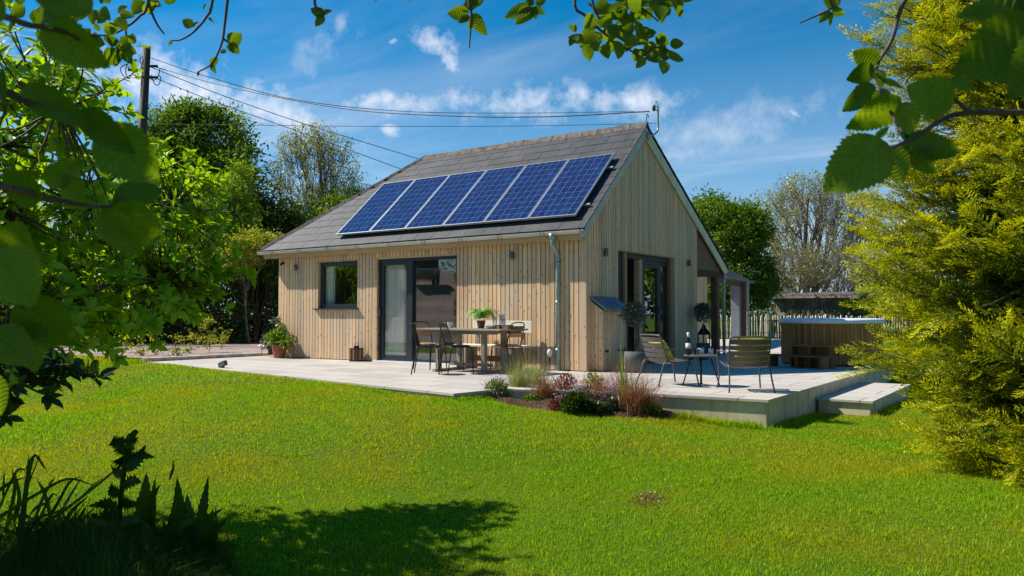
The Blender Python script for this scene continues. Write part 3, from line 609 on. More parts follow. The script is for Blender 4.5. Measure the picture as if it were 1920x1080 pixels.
m = MB(); m.prism([(-8, 6.81-.0+ .05+.05*math.cos(t), 2.06+.05*math.sin(t)) for t in np.linspace(math.pi, 2*math.pi, 9)], (8.05, 0, 0)); m.part('gutter', 'gutter', H)
def lamp(x, y, z, nx, ny):
    m = MB(); c = np.array([x, y, z]); n_ = np.array([nx, ny, 0.])
    m.lathe([(.036, -.075), (.040, -.073), (.034, .05), (.026, .066), (.008, .07)], c+n_*.055, 20); m.tube([c+n_*.012, c+n_*.04], .02, 10)
    m.part('wall_lamp', 'lamp_grey', H, smooth=True)
lamp(-7.50, -.02, 2.05, 0, -1); lamp(-1.50, -.02, 2.07, 0, -1); lamp(.02, .62, 2.10, 1, 0); lamp(.02, 4.42, 2.11, 1, 0)
m = MB(); m.tube([(-7.98, -.02, 2.16), (-7.98, -.09, 2.15)], .03, 10); m.tube([(-7.98, -.09, 2.15), (-7.92, -.15, 2.12)], .022, 10); m.part('security_camera', 'black_iron', H)
# electricity bracket and finial
m = MB(); m.tube(smoothpath([(.09, 2.28, 4.50), (.14, 2.40, 4.52), (.16, 2.55, 4.60), (.16, 2.66, 4.70), (.16, 2.66, 4.95), (.16, 2.66, 5.16)], 4), .02, 8); m.tube(smoothpath([(.16, 2.66, 5.16), (.16, 2.62, 5.24), (.16, 2.53, 5.22), (.16, 2.50, 5.13)], 4), .008, 6)
m.box((.10, 2.30, 4.42), (.12, 2.36, 4.60)); m.tube([(.16, 2.66, 5.07), (.16, 2.50, 5.06)], .012, 6); m.tube([(.16, 2.66, 5.14), (.16, 2.50, 5.13)], .012, 6)
br = m.part('wire_bracket', 'galvanised', H, smooth=True)
m = MB(); m.lathe([(.01, -.06), (.035, -.05), (.02, -.02), (.045, 0), (.02, .02), (.035, .05), (.01, .06)], (.16, 2.47, 5.08), 14); m.part('insulator', 'black_iron', br, smooth=True)
m = MB(); m.tube(smoothpath([(.06, 2.34, 4.72), (.06, 2.34, 4.86), (.06, 2.37, 4.95), (.06, 2.42, 4.94), (.06, 2.42, 4.90), (.06, 2.39, 4.90)], 5), .008, 6); m.tube(smoothpath([(.06, 2.42, 4.62), (.06, 2.42, 4.74), (.06, 2.38, 4.80), (.06, 2.36, 4.76)], 5), .008, 6); m.part('scroll_finial', 'black_iron', br)
# solar panels
for i in range(6):
    x0 = -6.15+i*1.005
    o = bpy.data.objects.new('solar_panel', None); COL.objects.link(o); o.parent = H
    org = np.array([x0, -.2, 2.47])+Vf*.25+Nf*.075
    o.location = Vector(org)-H.location; o.rotation_euler = (math.atan2(Vf[2], Vf[1]), 0, 0)
    W_, H_ = .985, 1.95
    m = MB(); m.box((.014, .014, .028), (W_-.014, H_-.014, .036)); pv = m.part('cells', 'pv_cells', o, world=False)
    m = MB(); m.box((0, 0, 0), (.014, H_, .04), .3); m.box((W_-.014, 0, 0), (W_, H_, .04), .3); m.box((.014, 0, 0), (W_-.014, .014, .04), .3); m.box((.014, H_-.014, 0), (W_-.014, H_, .04), .3); m.part('frame', 'alu', o, world=False)
    m = MB(); m.box((.02, .02, .0), (W_-.02, H_-.02, .004), .3); m.part('back_sheet', 'white_pvc', o, world=False)
for s in (.62, 1.8):
    m = MB(); p = np.array([0, -.2, 2.47])+Vf*s+Nf*.045; m.obox(np.array([-3.13, p[1], p[2]]), (3.1, 0, 0), Vf*.02, Nf*.02); m.part('mounting_rail', 'alu', H)
# ------------------------------------------------------------------ far wing of the house
L0 = np.array([-2.05, 8.9, 2.28]); L1 = np.array([-3.79, 20.5, 2.3])
WG = thing('rear_outbuilding', 'low slate roofed outbuilding with open porch beyond the cottage', 'outbuilding', (-4, 12, 0))
e = nrm(L1-L0); sd_ = np.array([-e[1], e[0], 0.]); Lw = np.linalg.norm(L1-L0)
Vw = nrm(sd_*1.0+np.array([0, 0, .62])); Nw = nrm(np.cross(e, Vw)); Nw = Nw if Nw[2] > 0 else -Nw
slates(L0, e, Vw, Nw, 3.2, lambda s: .0, lambda s: Lw-s*.72, parent=WG, wd=.6)
m = MB(); m.tube([L0+(0, 0, -.03), L1+(0, 0, -.03)], .045, 8); m.part('gutter', 'lamp_grey', WG)
m = MB(); m.beam(L0-(0, 0, .17), L1-(0, 0, .17)-e*.3+sd_*.1, .1, .18); m.part('beam', 'timber_dark', WG)
m = MB(); c = onz(1316, 655); q0 = np.array([-1.55, 9.2, 0]); u = 0
while u < 2.6:
    a_ = q0+np.array([-.80, .55, 0])*0+e*u*1.0+sd_*.45; m.prism([a_, a_+e*.085, a_+e*.085+(0, 0, 2.25), a_+(0, 0, 2.25)], -sd_*.02); u += .097
m.part('clad_wall', 'cladding', WG)
m = MB(); m.box((-7, 9.7, 0), (-2.15, 9.85, 2.25)); m.part('end_wall', 'cladding', WG)
pb = onz(1379, 636)
for (px, wd_, mt) in ((1381, .34, 'grey_wall'), (1394.5, .16, 'timber_dark')):
    c = at(px, 588, 30.5); m = MB(); m.box((c[0]-wd_/2, c[1]-wd_/2, -.1), (c[0]+wd_/2, c[1]+wd_/2, 2.2)); m.part('porch_post', mt, WG)
c = at(1402, 588, 31); m = MB(); m.tube([(c[0], c[1], 0), (c[0], c[1], 2.25)], .06, 10); m.part('downpipe', 'galvanised', WG)
# ================================================================== garden furniture and small things
def V3(*a): return np.array(a, float)
# picnic table
T = thing('dining_table', 'weathered wooden dining table with trestle legs in front of the glass doors', 'table', (-1.62, -1.12, 0), R_(-1))
tw, td = .92, .40
m = MB()
for i in range(6): m.box((-tw, -td+i*td/3+.002, .715), (tw, -td+(i+1)*td/3-.004, .745))
m.part('tabletop', 'teak_x', T, world=False, bevel=.004)
m = MB(); m.box((-tw+.1, -td+.05, .655), (tw-.1, -td+.08, .714)); m.box((-tw+.1, td-.08, .655), (tw-.1, td-.05, .714)); m.part('apron', 'teak_x', T, world=False)
for sx in (-.5, .5):
    for sy in (-.28, .28):
        m = MB(); m.box((sx-.04, sy-.04, .05), (sx+.04, sy+.04, .714)); m.part('leg', 'teak_z', T, world=False, bevel=.005)
    m = MB(); m.box((sx-.04, -.40, .0), (sx+.04, .40, .049)); m.part('foot_rail', 'teak_x', T, world=False, bevel=.005)
m = MB(); m.box((-.459, -.02, .10), (.459, .02, .15)); m.part('stretcher', 'teak_x', T, world=False)
# bench
Bn = thing('garden_bench', 'pale wooden garden bench with plank back against the clad wall', 'bench', (-1.70, -.42, 0))
m = MB(); m.box((-.75, -.17, .405), (.74, .02, .44)); m.box((-.75, .03, .405), (.74, .20, .44)); m.part('seat', 'paling', Bn, world=False, bevel=.004)
m = MB(); m.box((-.60, .215, .66), (.72, .255, .87)); m.part('backrest', 'paling', Bn, world=False, bevel=.004)
for x in (-.52, .50):
    m = MB(); m.box((x-.04, -.16, 0), (x+.05, .19, .403)); m.part('leg', 'teak_z', Bn, world=False, bevel=.004)
    m = MB(); m.box((x-.03, .256, .3), (x+.04, .29, .84)); m.part('back_support', 'teak_z', Bn, world=False)
m = MB(); m.box((-.478, -.02, .14), (.458, .02, .24)); m.part('stretcher', 'teak_x', Bn, world=False)
# dining chairs (face local +x)
def chair(label, kind, loc, rz):
    t = thing('dining_chair', label, 'chair', loc, rz, 'metal framed chairs round the dining table'); r = .010
    for sy in (-1, 1):
        m = MB(); m.tube(smoothpath([(.20, .20*sy, 0), (.185, .185*sy, .30), (.17, .18*sy, .435), (.10, .18*sy, .452)], 4), r, 8); m.part('leg', 'chair_black', t, False, smooth=True)
        m = MB(); m.tube(smoothpath([(-.26, .20*sy, 0), (-.215, .185*sy, .25), (-.18, .18*sy, .43), (-.10, .18*sy, .452)], 4), r, 8); m.part('leg', 'chair_black', t, False, smooth=True)
    m = MB(); m.lathe([(.0001, .452), (.19, .452), (.205, .458), (.205, .468), (.18, .474), (.0001, .470)], sides=26)
    m.part('seat', 'chair_wood' if kind == 'wood' else 'chair_black', t, False)
    m = MB(); m.tube([(x*.2, y*.2, .448) for x, y in [(math.cos(a), math.sin(a)) for a in np.linspace(0, 2*math.pi, 25)]], r*.9, 6)
    zt = .84
    m.tube(smoothpath([(-.16, -.17, .45), (-.20, -.175, .60), (-.255, -.165, zt-.05), (-.27, -.12, zt), (-.275, 0, zt+.012), (-.27, .12, zt), (-.255, .165, zt-.05), (-.20, .175, .60), (-.16, .17, .45)], 5), r, 8)
    m.part('frame', 'chair_black', t, False, smooth=True)
    if kind == 'wood':
        for z0, z1 in ((.60, .67), (.70, .79)):
            m = MB(); x0 = -.2-(z0-.6)*.22
            for k in range(8):
                a = -.16+k*.04; cz = lambda q: -.02*(1-(q/.16)**2)
                m.prism([(x0+cz(a), a, z0), (x0+cz(a+.04), a+.04, z0), (x0-.02+cz(a+.04), a+.04, z1), (x0-.02+cz(a), a, z1)], (-.01, 0, 0), .4)
            m.part('back_slat', 'chair_wood', t, False)
    else:
        m = MB()
        for k in range(7):
            y = -.135+k*.045; m.tube([(-.165, y*.9, .455), (-.21, y, .62), (-.268, y, zt+.004-.9*y*y)], .0045, 5)
        m.part('back_rods', 'chair_black', t, False)
    return t
def P0(x, y): p = onz(x, y); return (p[0], p[1], 0)
chair('black wire backed chair at the left front of the dining table', 'wire', P0(803, 701), R_(35))
chair('black wire backed chair in the middle front of the dining table', 'wire', P0(858, 700), R_(62))
chair('wooden slat backed chair at the left end of the dining table by the glass door', 'wood', (-2.62, -1.02, 0), R_(-8))
chair('wooden slat backed chair at the right end of the dining table', 'wood', P0(950, 698), R_(172))
# things on the table
tz = .746
def onT(px, y, z=tz):
    p = onz(px, y, z); return p
def cup(name, label, cat, c, prof, mat, sm=True, **kw):
    t = thing(name, label, cat, c); m = MB(); m.lathe(prof, sides=24); m.part('body', mat, t, False, smooth=sm); return t
c = (-1.50, -1.0, tz); t = thing('potted_fern', 'bright green fern in a brown pot on the dining table', 'potted plant', c)
m = MB(); m.lathe([(.055, 0), (.075, .11), (.08, .115), (.08, .135), (.068, .135), (.06, .12), (.001, .12)]); m.part('pot', 'panel_brown', t, False)
pr_ = []
for k in range(46):
    az = rng.random()*6.28; L = rng.uniform(.20, .34); pts = smoothpath([(0, 0, .12), (math.cos(az)*L*.35, math.sin(az)*L*.35, .12+L*.62), (math.cos(az)*L*.75, math.sin(az)*L*.75, .12+L*.60), (math.cos(az)*L, math.sin(az)*L, .12+L*.28)], 5)
    P = np.array(pts); D = nrm(np.gradient(P, axis=0)); sd2 = nrm(np.cross(D, [0, 0, 1])); nn_ = np.cross(sd2, D)
    for sgn in (1, -1): pr_.append(scatter(*LEAF4, P[2:], nrm(sd2[2:]*sgn+D[2:]*.5), nn_[2:], np.linspace(.075, .03, len(P)-2)))
foliage('fronds', pr_, 'fern', t, False)
t = thing('enamel_mug', 'pale enamel mug on the left half of the dining table', 'mug', (-2.02, -1.22, tz)); m = MB(); m.lathe([(.036, 0), (.04, .004), (.042, .10), (.045, .105), (.039, .104), (.036, .01), (.001, .008)]); m.part('cup', 'white_cup', t, False, smooth=True)
m = MB(); m.tube(smoothpath([(.04, 0, .085), (.07, 0, .08), (.075, 0, .04), (.041, 0, .025)], 4), .005, 6); m.part('handle', 'white_cup', t, False, smooth=True)
t = thing('serving_dish', 'pale grey serving dish on the table right of the fern', 'dish', (-1.12, -1.18, tz)); m = MB(); m.lathe([(.09, 0), (.14, .045), (.145, .05), (.135, .05), (.085, .008), (.001, .008)]); m.part('bowl', 'tray', t, False, smooth=True)
for i, (x, y, hgt) in enumerate([(-1.22, -.98, .20), (-1.06, -.95, .17), (-1.15, -.86, .24)]):
    t = thing('glass_jug' if i == 2 else 'drinking_glass', ['clear drinking glass nearest the fern on the table', 'clear drinking glass behind the pale dish', 'tall clear glass jug at the back of the dining table'][i], 'jug' if i == 2 else 'glass', (x, y, tz))
    m = MB(); r_ = .04 if i < 2 else .055; m.lathe([(r_*.8, 0), (r_, hgt*.3), (r_*.95, hgt), (r_*.9, hgt), (r_*.92, hgt*.3), (r_*.7, .01), (.001, .01)]); m.part('vessel', 'clear_glass', t, False, smooth=True)
for i, (x, y, w_) in enumerate([(-.98, -1.2, .055), (-.84, -1.15, .075)]):
    t = thing('wooden_box', ['small wooden box beside the pale dish on the table', 'larger wooden box nearest the right end of the table'][i], 'box', (x, y, tz)); m = MB(); m.box((-w_, -w_, 0), (w_, w_, .055)); m.part('box_body', 'acacia', t, False, bevel=.004); m = MB(); m.box((-w_-.004, -w_-.004, .056), (w_+.004, w_+.004, .066)); m.part('lid', 'acacia', t, False, bevel=.003)
# lounge chairs (face local +x, origin under the back legs' middle)
def lounge(label, loc, rz, tilt=0):
    t = thing('lounge_chair', label, 'chair', loc, rz, 'dark metal slatted lounge chairs on the patio'); r = .011
    prof = [(.02, .69), (.0, .67), (.045, .52), (.10, .37), (.16, .325), (.25, .315), (.45, .345), (.56, .365)]
    for sy in (-1, 1):
        m = MB(); m.tube(smoothpath([(-.06, .285*sy, 0), (.0, .265*sy, .18), (.06, .26*sy, .33), (.14, .255*sy, .345)], 5), r, 8); m.part('leg', 'chair_metal', t, False, smooth=True)
        m = MB(); m.tube(smoothpath([(.60, .285*sy, 0), (.565, .27*sy, .2), (.53, .30*sy, .47), (.49, .305*sy, .505), (.30, .30*sy, .51), (.07, .262*sy, .50)], 5), r, 8); m.part('leg', 'chair_metal', t, False, smooth=True)
    # shell: slats with narrow gaps, curved across the width
    sp = smoothpath([(x, 0, z) for x, z in prof[1:]], 8); sp = np.array(sp); d = np.r_[0, np.cumsum(np.linalg.norm(np.diff(sp, axis=0), axis=1))]; Lt = d[-1]
    def S_(s): return np.array([np.interp(s, d, sp[:, 0]), np.interp(s, d, sp[:, 2])])
    W = .255; ns = 11; pitch = Lt/ns
    for k in range(ns):
        m = MB(); s0 = k*pitch+.007; s1 = (k+1)*pitch-.007
        if k == 0: s0 = .0
        for j in range(14):
            ya = -W+j*W/7; yb = ya+W/7
            def pt(s, y):
                q = S_(s); edge = 1-(y/W)**2; back = 1-min(1, s/(Lt*.55)); return np.array([q[0]-.045*edge*back, y, q[1]-.02*edge*(1-back)])
            P = [pt(s0, ya), pt(s0, yb), pt(s1, yb), pt(s1, ya)]; nn2 = nrm(np.cross(P[1]-P[0], P[3]-P[0])); m.prism(P, nn2*.004, .5)
        m.part('slat', 'chair_metal', t, False)
    for sy in (-1, 1):
        m = MB(); m.tube([(S_(s)[0], W*sy, S_(s)[1]) for s in np.linspace(0, Lt, 30)], r, 8); m.part('side_rail', 'chair_metal', t, False, smooth=True)
    m = MB(); m.tube(smoothpath([(.0, -W, .67), (-.02, -W+.03, .70), (-.045, 0, .705), (-.02, W-.03, .70), (.0, W, .67)], 5), r, 8); m.part('top_rail', 'chair_metal', t, False, smooth=True)
    return t
lounge('dark slatted lounge chair left of the round side table', (2.02, -1.70, 0), R_(58))
lounge('dark slatted lounge chair seen from behind near the patio corner', (3.50, -1.92, 0), R_(123))
def cushion(name, label, c, ax, ay, az, parent=None):
    n = 11; V = []; Fc = []
    ax, ay, az = map(lambda q: np.array(q, float), (ax, ay, az))
    for s in (1, -1):
        for i in range(n):
            for j in range(n):
                u = -1+2*i/(n-1); v = -1+2*j/(n-1); h = (max(0, 1-u**4)*max(0, 1-v**4))**.5; pin = 1-.10*(1-abs(u)**2)*(abs(v)**6)-.0; V.append(np.array(c)+ax*u*(1-.08*(1-v*v)*abs(u)**5)+ay*v*(1-.08*(1-u*u)*abs(v)**5)+az*s*h)
    idx = np.arange(n*n).reshape(n, n); q = np.stack([idx[:-1, :-1], idx[1:, :-1], idx[1:, 1:], idx[:-1, 1:]], -1).reshape(-1, 4)
    Fc = np.concatenate([q, q[:, ::-1]+n*n]); o = link(name, npmesh(name, V, Fc, 'cushion', rng.random(len(Fc)), smooth=True)); return tag(o, label, 'cushion')
fR = V3(math.cos(R_(123)), math.sin(R_(123)), 0); sR = V3(-fR[1], fR[0], 0)
b0 = V3(3.50, -1.92, 0); cushion('cushion', 'mustard yellow cushion on the lounge chair near the patio corner', b0+fR*.20-sR*.07+V3(0, 0, .53), sR*.22, (fR*-.11+V3(0, 0, .18)), fR*.065+V3(0, 0, .03))
fL = V3(math.cos(R_(58)), math.sin(R_(58)), 0); sL = V3(-fL[1], fL[0], 0)
b0 = V3(2.02, -1.70, 0); cushion('cushion', 'mustard yellow cushion on the lounge chair left of the side table', b0+fL*.185+sL*.03+V3(0, 0, .49), sL*.19, (fL*-.09+V3(0, 0, .15)), fL*.055+V3(0, 0, .03))
# side table
st = thing('side_table', 'small round dark side table with splayed legs between the lounge chairs', 'table', (2.62, -1.36, 0)); m = MB(); m.lathe([(.001, .405), (.225, .405), (.235, .412), (.235, .424), (.228, .428), (.001, .428)], sides=40); m.part('tabletop', 'grey_pot', st, False, smooth=False)
for k in range(4):
    a = R_(20+90*k); m = MB(); m.tube([(math.cos(a)*.13, math.sin(a)*.13, .405), (math.cos(a)*.25, math.sin(a)*.25, 0)], .010, 8); m.part('leg', 'chair_black', st, False, smooth=True)
m = MB(); m.tube([(.14*math.cos(q), .14*math.sin(q), .398) for q in np.linspace(0, 6.283, 24)], .008, 6); m.part('leg_ring', 'chair_black', st, False)
q = .4285
def bottle(x, y, z):
    t = thing('wine_bottle', 'dark wine bottle with white label on the round side table', 'bottle', (x, y, z)); m = MB(); m.lathe([(.034, 0), (.037, .006), (.037, .19), (.030, .215), (.015, .235), (.0145, .29), (.017, .292), (.017, .305), (.001, .305)], sides=24); m.part('glass_body', 'bottle_glass', t, False, smooth=True)
    m = MB(); m.lathe([(.0378, .07), (.0378, .16)], sides=24); m.part('paper_label', 'label_paper', t, False, smooth=True); m = MB(); m.lathe([(.0182, .245), (.0182, .309), (.001, .3095)], sides=18); m.part('cap', 'label_paper', t, False, smooth=True)
bottle(2.47, -1.44, q)
for i, (x, y, h_, r_) in enumerate([(2.62, -1.38, .10, .052), (2.73, -1.27, .085, .036)]):
    t = thing('glass_tumbler', ['wide glass holding a lit amber candle beside the wine bottle', 'empty clear tumbler at the right of the round side table'][i], 'glass', (x, y, q)); m = MB(); m.lathe([(r_*.85, 0), (r_, .02), (r_, h_), (r_-.004, h_), (r_-.005, .02), (r_*.7, .01), (.001, .01)], sides=24); m.part('vessel', 'clear_glass', t, False, smooth=True)
    if i == 0:
        m = MB(); m.lathe([(.022, .011), (.024, .05), (.030, .09), (.001, .085)], sides=18); m.part('candle', 'candle', t, False, smooth=True)
# lanterns
def lantern_small(loc, rz):
    t = thing('slatted_lantern', 'small square black lantern on the patio left of the glass door', 'lantern', loc, rz); w_ = .105
    m = MB(); m.box((-w_, -w_, 0), (w_, w_, .025)); m.part('base', 'black_iron', t, False); m = MB(); m.box((-w_, -w_, .255), (w_, w_, .275)); m.box((-.04, -.04, .276), (.04, .04, .325)); m.part('top', 'black_iron', t, False); m = MB()
    for k in range(9):
        a = -w_+.004+k*(2*w_-.016)/8
        for (x, y) in ((a, -w_), (a, w_-.008), (-w_, a), (w_-.008, a)): m.box((x, y, .026), (x+.008, y+.008, .254))
    m.part('slats', 'timber_dark', t, False); m = MB(); m.tube([(-.05, 0, .325), (-.045, 0, .37), (0, 0, .385), (.045, 0, .37), (.05, 0, .325)], .004, 6); m.part('handle', 'black_iron', t, False)
lantern_small((-5.42, -.17, 0), R_(8))
def lantern_big(loc):
    t = thing('garden_lantern', 'tall black metal lantern with ring handle beside the verandah post', 'lantern', loc, R_(20)); w_ = .14
    m = MB(); m.box((-w_-.02, -w_-.02, 0), (w_+.02, w_+.02, .04))
    for sx in (-1, 1):
        for sy in (-1, 1): m.box((sx*w_-.012, sy*w_-.012, .04), (sx*w_+.012, sy*w_+.012, .48))
    m.box((-w_-.02, -w_-.02, .48), (w_+.02, w_+.02, .50)); m.part('cage', 'black_iron', t, False)
    m = MB(); b_ = w_+.02; vs = [(-b_, -b_, .501), (b_, -b_, .501), (b_, b_, .501), (-b_, b_, .501), (-.05, -.05, .66), (.05, -.05, .66), (.05, .05, .66), (-.05, .05, .66)]; m.add(vs, [(0, 3, 2, 1), (4, 5, 6, 7), (0, 1, 5, 4), (1, 2, 6, 5), (2, 3, 7, 6), (3, 0, 4, 7)]); m.lathe([(.055, .661), (.05, .70), (.02, .72), (.02, .74), (.001, .745)], sides=14); m.part('roof', 'black_iron', t, False)
    m = MB(); m.tube([(.07*math.cos(a), 0, .80+.07*math.sin(a)) for a in np.linspace(0, 6.283, 20)], .006, 6); m.part('ring_handle', 'black_iron', t, False)
    for (a, b_) in (((-w_, -w_-.002, .05), (w_, -w_+.002, .47)), ((w_-.002, -w_, .05), (w_+.002, w_, .47))): m = MB(); m.box(a, b_); m.part('glass', 'clear_glass', t, False)
    m = MB(); m.lathe([(.045, .041), (.045, .2), (.001, .2)], sides=18); m.part('candle', 'white_cup', t, False)
p = onz(1320, 664); lantern_big((p[0], p[1], 0))
# storage cabinet with zinc roof on the gable wall
Cb = thing('meter_cupboard', 'low timber cupboard with grey lead roof on the gable wall', 'cupboard', (.15, .55, 0))
m = MB()
for k in range(9):
    y0 = .14+k*.0935; m.box((.25, y0, .02), (.272, y0+.086, 1.06))
m.part('front_boards', 'cladding', Cb); m = MB()
for yy in (.14, .96):
    m = MB()
    for k in range(3):
        x0 = .024+k*.078; z0 = 1.235-x0*.7; m.prism([(x0, yy, .02), (x0+.07, yy, .02), (x0+.07, yy, z0-.049), (x0, yy, z0)], (0, .022, 0))
    m.part('side_boards', 'cladding', Cb)
m = MB(); m.prism([(.021, .09, 1.285), (.335, .09, 1.062), (.335, .09, 1.078), (.021, .09, 1.30)], (0, .96, 0))
for k in range(9): m.prism([(.021, .10+k*.117, 1.301), (.335, .10+k*.117, 1.079), (.335, .10+k*.117, 1.094), (.021, .10+k*.117, 1.316)], (0, .012, 0))
m.part('cupboard_roof', 'zinc_roof', Cb); m = MB(); m.box((.318, .09, 1.035), (.332, 1.05, 1.061)); m.part('eave_board', 'timber_x', Cb)
for z in (.22+.12, .95): 
    m = MB(); m.box((.273, .66, z), (.279, .93, z+.022)); m.box((.273, .925, z-.03), (.281, .95, z+.055)); m.part('strap_hinge', 'black_iron', Cb)
m = MB(); m.box((.273, .20, .33), (.285, .31, .37)); m.part('latch', 'black_iron', Cb)
# hot tub
ct = at(1557, 588, 15.85); ct = V3(ct[0], ct[1], 0); Rt = .965
HT = thing('hot_tub', 'round hot tub with vertical brown timber sides and white lid rim', 'hot tub', ct); m = MB(); n = 84
for k in range(n):
    a = 2*math.pi*k/n; b_ = 2*math.pi*(k+.90)/n; rr = Rt-.02+random.uniform(-.001, .001)
    m.prism([(rr*math.cos(a), rr*math.sin(a), .03), (rr*math.cos(b_), rr*math.sin(b_), .03), (rr*math.cos(b_), rr*math.sin(b_), .80), (rr*math.cos(a), rr*math.sin(a), .80)], (-.03*math.cos(a), -.03*math.sin(a), 0))
m.part('timber_skirt', 'tub_wood', HT, False); m = MB(); m.lathe([(Rt-.06, .0), (Rt-.06, .79)], sides=56); m.part('inner_shell', 'felt', HT, False)
m = MB(); m.lathe([(Rt-.05, .80), (Rt+.0, .805), (Rt+.025, .83), (Rt+.02, .875), (Rt-.02, .90), (Rt-.10, .905), (.001, .912)], sides=64); m.part('lid', 'white_pvc', HT, False, smooth=True)
# steps
dX = nrm(V3(1.16, -.29, 0)); dY = V3(-dX[1], dX[0], 0); o0 = V3(*onz(1441, 687)[:2], 0)-dY*.06
SP = thing('tub_steps', 'dark timber two tier steps in front of the hot tub', 'steps', o0)
def stp(name, x0, x1, y0, y1, z0, z1):
    m = MB(); c = o0+dX*(x0+x1)/2+dY*(y0+y1)/2+V3(0, 0, (z0+z1)/2); m.obox(c, dX*(x1-x0)/2, dY*(y1-y0)/2, V3(0, 0, (z1-z0)/2)); m.part(name, 'tub_step', SP, bevel=.003)
stp('tread', 0, 1.12, .0, .29, .20, .235); stp('tread', .28, 1.12, .30, .52, .385, .42)
for x in (.02, .55, 1.04): stp('upright', x, x+.06, .02, .27, 0, .199)
for x in (.29, .66, 1.05): stp('upright', x, x+.05, .31, .50, 0, .384)
stp('back_board', .3, 1.1, .505, .52, .0, .38)
# pots by the left corner
def leafy(t, c, n, R, size, mat, tmpl=LEAF, zs=1.0, up=.5, name='leaves', world=True):
    d = randdir(n, .3); r = rng.random(n)**.45; O = np.array(c)+d*np.array([R, R, R*zs])*r[:, None]; X = nrm(d+rng.normal(size=(n, 3))*.6+[0, 0, .1]); Z = nrm(np.array([0, 0, up])+rng.normal(size=(n, 3))*.5+d*.4)
    return scatter(*tmpl, O, X, Z, size*rng.uniform(.6, 1.25, n))
def stems(c, base, tips, r=.004): return segmesh([(np.array(base), np.array(q), r, r*.5) for q in tips], 4)
pc = (-7.78, -.28, 0); t = thing('terracotta_pot', 'terracotta pot with a leafy shrub at the left corner of the cottage', 'potted plant', pc)
m = MB(); m.lathe([(.12, 0), (.165, .24), (.175, .245), (.18, .30), (.165, .30), (.155, .25), (.001, .25)]); m.part('pot', 'terracotta', t, False, smooth=False)
V, Fc = segmesh([((0, 0, .24), (random.uniform(-.3, .3), random.uniform(-.25, .25), random.uniform(.35, .6)), .008, .004) for _ in range(22)]); link('stem', npmesh('stem', V, Fc, 'twig'), t, False)
foliage('leaves', [leafy(t, (-.05, 0, .42), 420, .24, .10, 'x', zs=.7), leafy(t, (.33, -.05, .36), 110, .15, .10, 'x', zs=.8), leafy(t, (-.1, .1, .62), 60, .12, .08, 'x')], 'leaf_mid', t, False)
pc = (-8.30, -.05, .06); t = thing('nursery_pot', 'black plastic pot of grey green foliage beside the terracotta pot', 'potted plant', pc); m = MB(); m.lathe([(.10, 0), (.125, .18), (.115, .18), (.001, .16)]); m.part('pot', 'black_iron', t, False)
V, Fc = segmesh([((0, 0, .16), (random.uniform(-.2, .2), random.uniform(-.2, .2), random.uniform(.25, .7)), .006, .003) for _ in range(16)]); link('stem', npmesh('stem', V, Fc, 'twig'), t, False)
foliage('leaves', [leafy(t, (-.05, 0, .28), 330, .24, .085, 'x', zs=.8), leafy(t, (.12, .05, .70), 70, .14, .10, 'x')], 'leaf_olive', t, False)
V, Fs, R = merge([scatter(*LEAF4, V3(-.30, -.05, .12)+rng.normal(size=(30, 3))*.03, randdir(30), randdir(30), .05)]); link('bloom', npmesh('bloom', V, Fs, 'leaf_red', R), t, False)
# olive standards
for (lab, c, hr, hz_, pr_) in (('clipped olive ball tree in a grey pot by the open folding door', onz(1190, 698), .205, .98, .22), ('small clipped olive ball tree beside the tall lantern', (.30, 4.62, 0), .20, 1.02, .15)):
    c = (c[0], c[1], 0); t = thing('olive_tree', lab, 'potted tree', c); m = MB(); m.lathe([(pr_*.62, 0), (pr_*.85, .08), (pr_, .22), (pr_*.95, .36), (pr_*.88, .36), (pr_*.88, .33), (.001, .33)], sides=26); m.part('pot', 'grey_pot', t, False, smooth=True)
    m = MB(); m.tube([(0, 0, .33), (.01, .0, .6), (0, .01, .82)], [.014, .012, .010], 8); m.part('stem', 'bark', t, False, smooth=True)
    foliage('leaves', [leafy(t, (0, 0, hz_), 1300, hr, .055, 'x', tmpl=LEAF4)], 'leaf_olive', t, False)
# garden light on a spike, ground spotlight
t = thing('spike_light', 'small white globe garden light on a spike at the foot of the downpipe', 'garden light', (-.62, -.18, 0)); m = MB(); m.tube([(0, 0, 0), (0, 0, .24)], .008, 8); m.part('spike', 'black_iron', t, False); m = MB(); m.lathe([(.012, .24), (.03, .27), (.042, .31), (.04, .345), (.02, .375), (.001, .38)], sides=20); m.part('globe', 'white_cup', t, False, smooth=True)
c = onz(413, 690); t = thing('ground_spotlight', 'small grey spotlight on the front edge of the patio', 'spotlight', (c[0], c[1]+.05, 0)); m = MB(); m.obox((0, 0, .07), (.09, 0, .03), (0, .035, 0), (-.015, 0, .04)); m.part('head', 'lamp_grey', t, False); m = MB(); m.box((-.03, -.02, 0), (.03, .02, .045)); m.part('bracket', 'black_iron', t, False)
# far bistro table
c = onz(1457, 633); t = thing('bistro_table', 'dark metal garden table near the paling fence left of the hot tub', 'table', (c[0], c[1], 0)); m = MB(); m.lathe([(.001, .70), (.36, .70), (.36, .73), (.001, .73)]); m.part('tabletop', 'chair_black', t, False)
for k in range(3):
    a = R_(30+120*k); m = MB(); m.tube([(math.cos(a)*.1, math.sin(a)*.1, .7), (math.cos(a)*.3, math.sin(a)*.3, 0)], .018, 6); m.part('leg', 'chair_black', t, False)
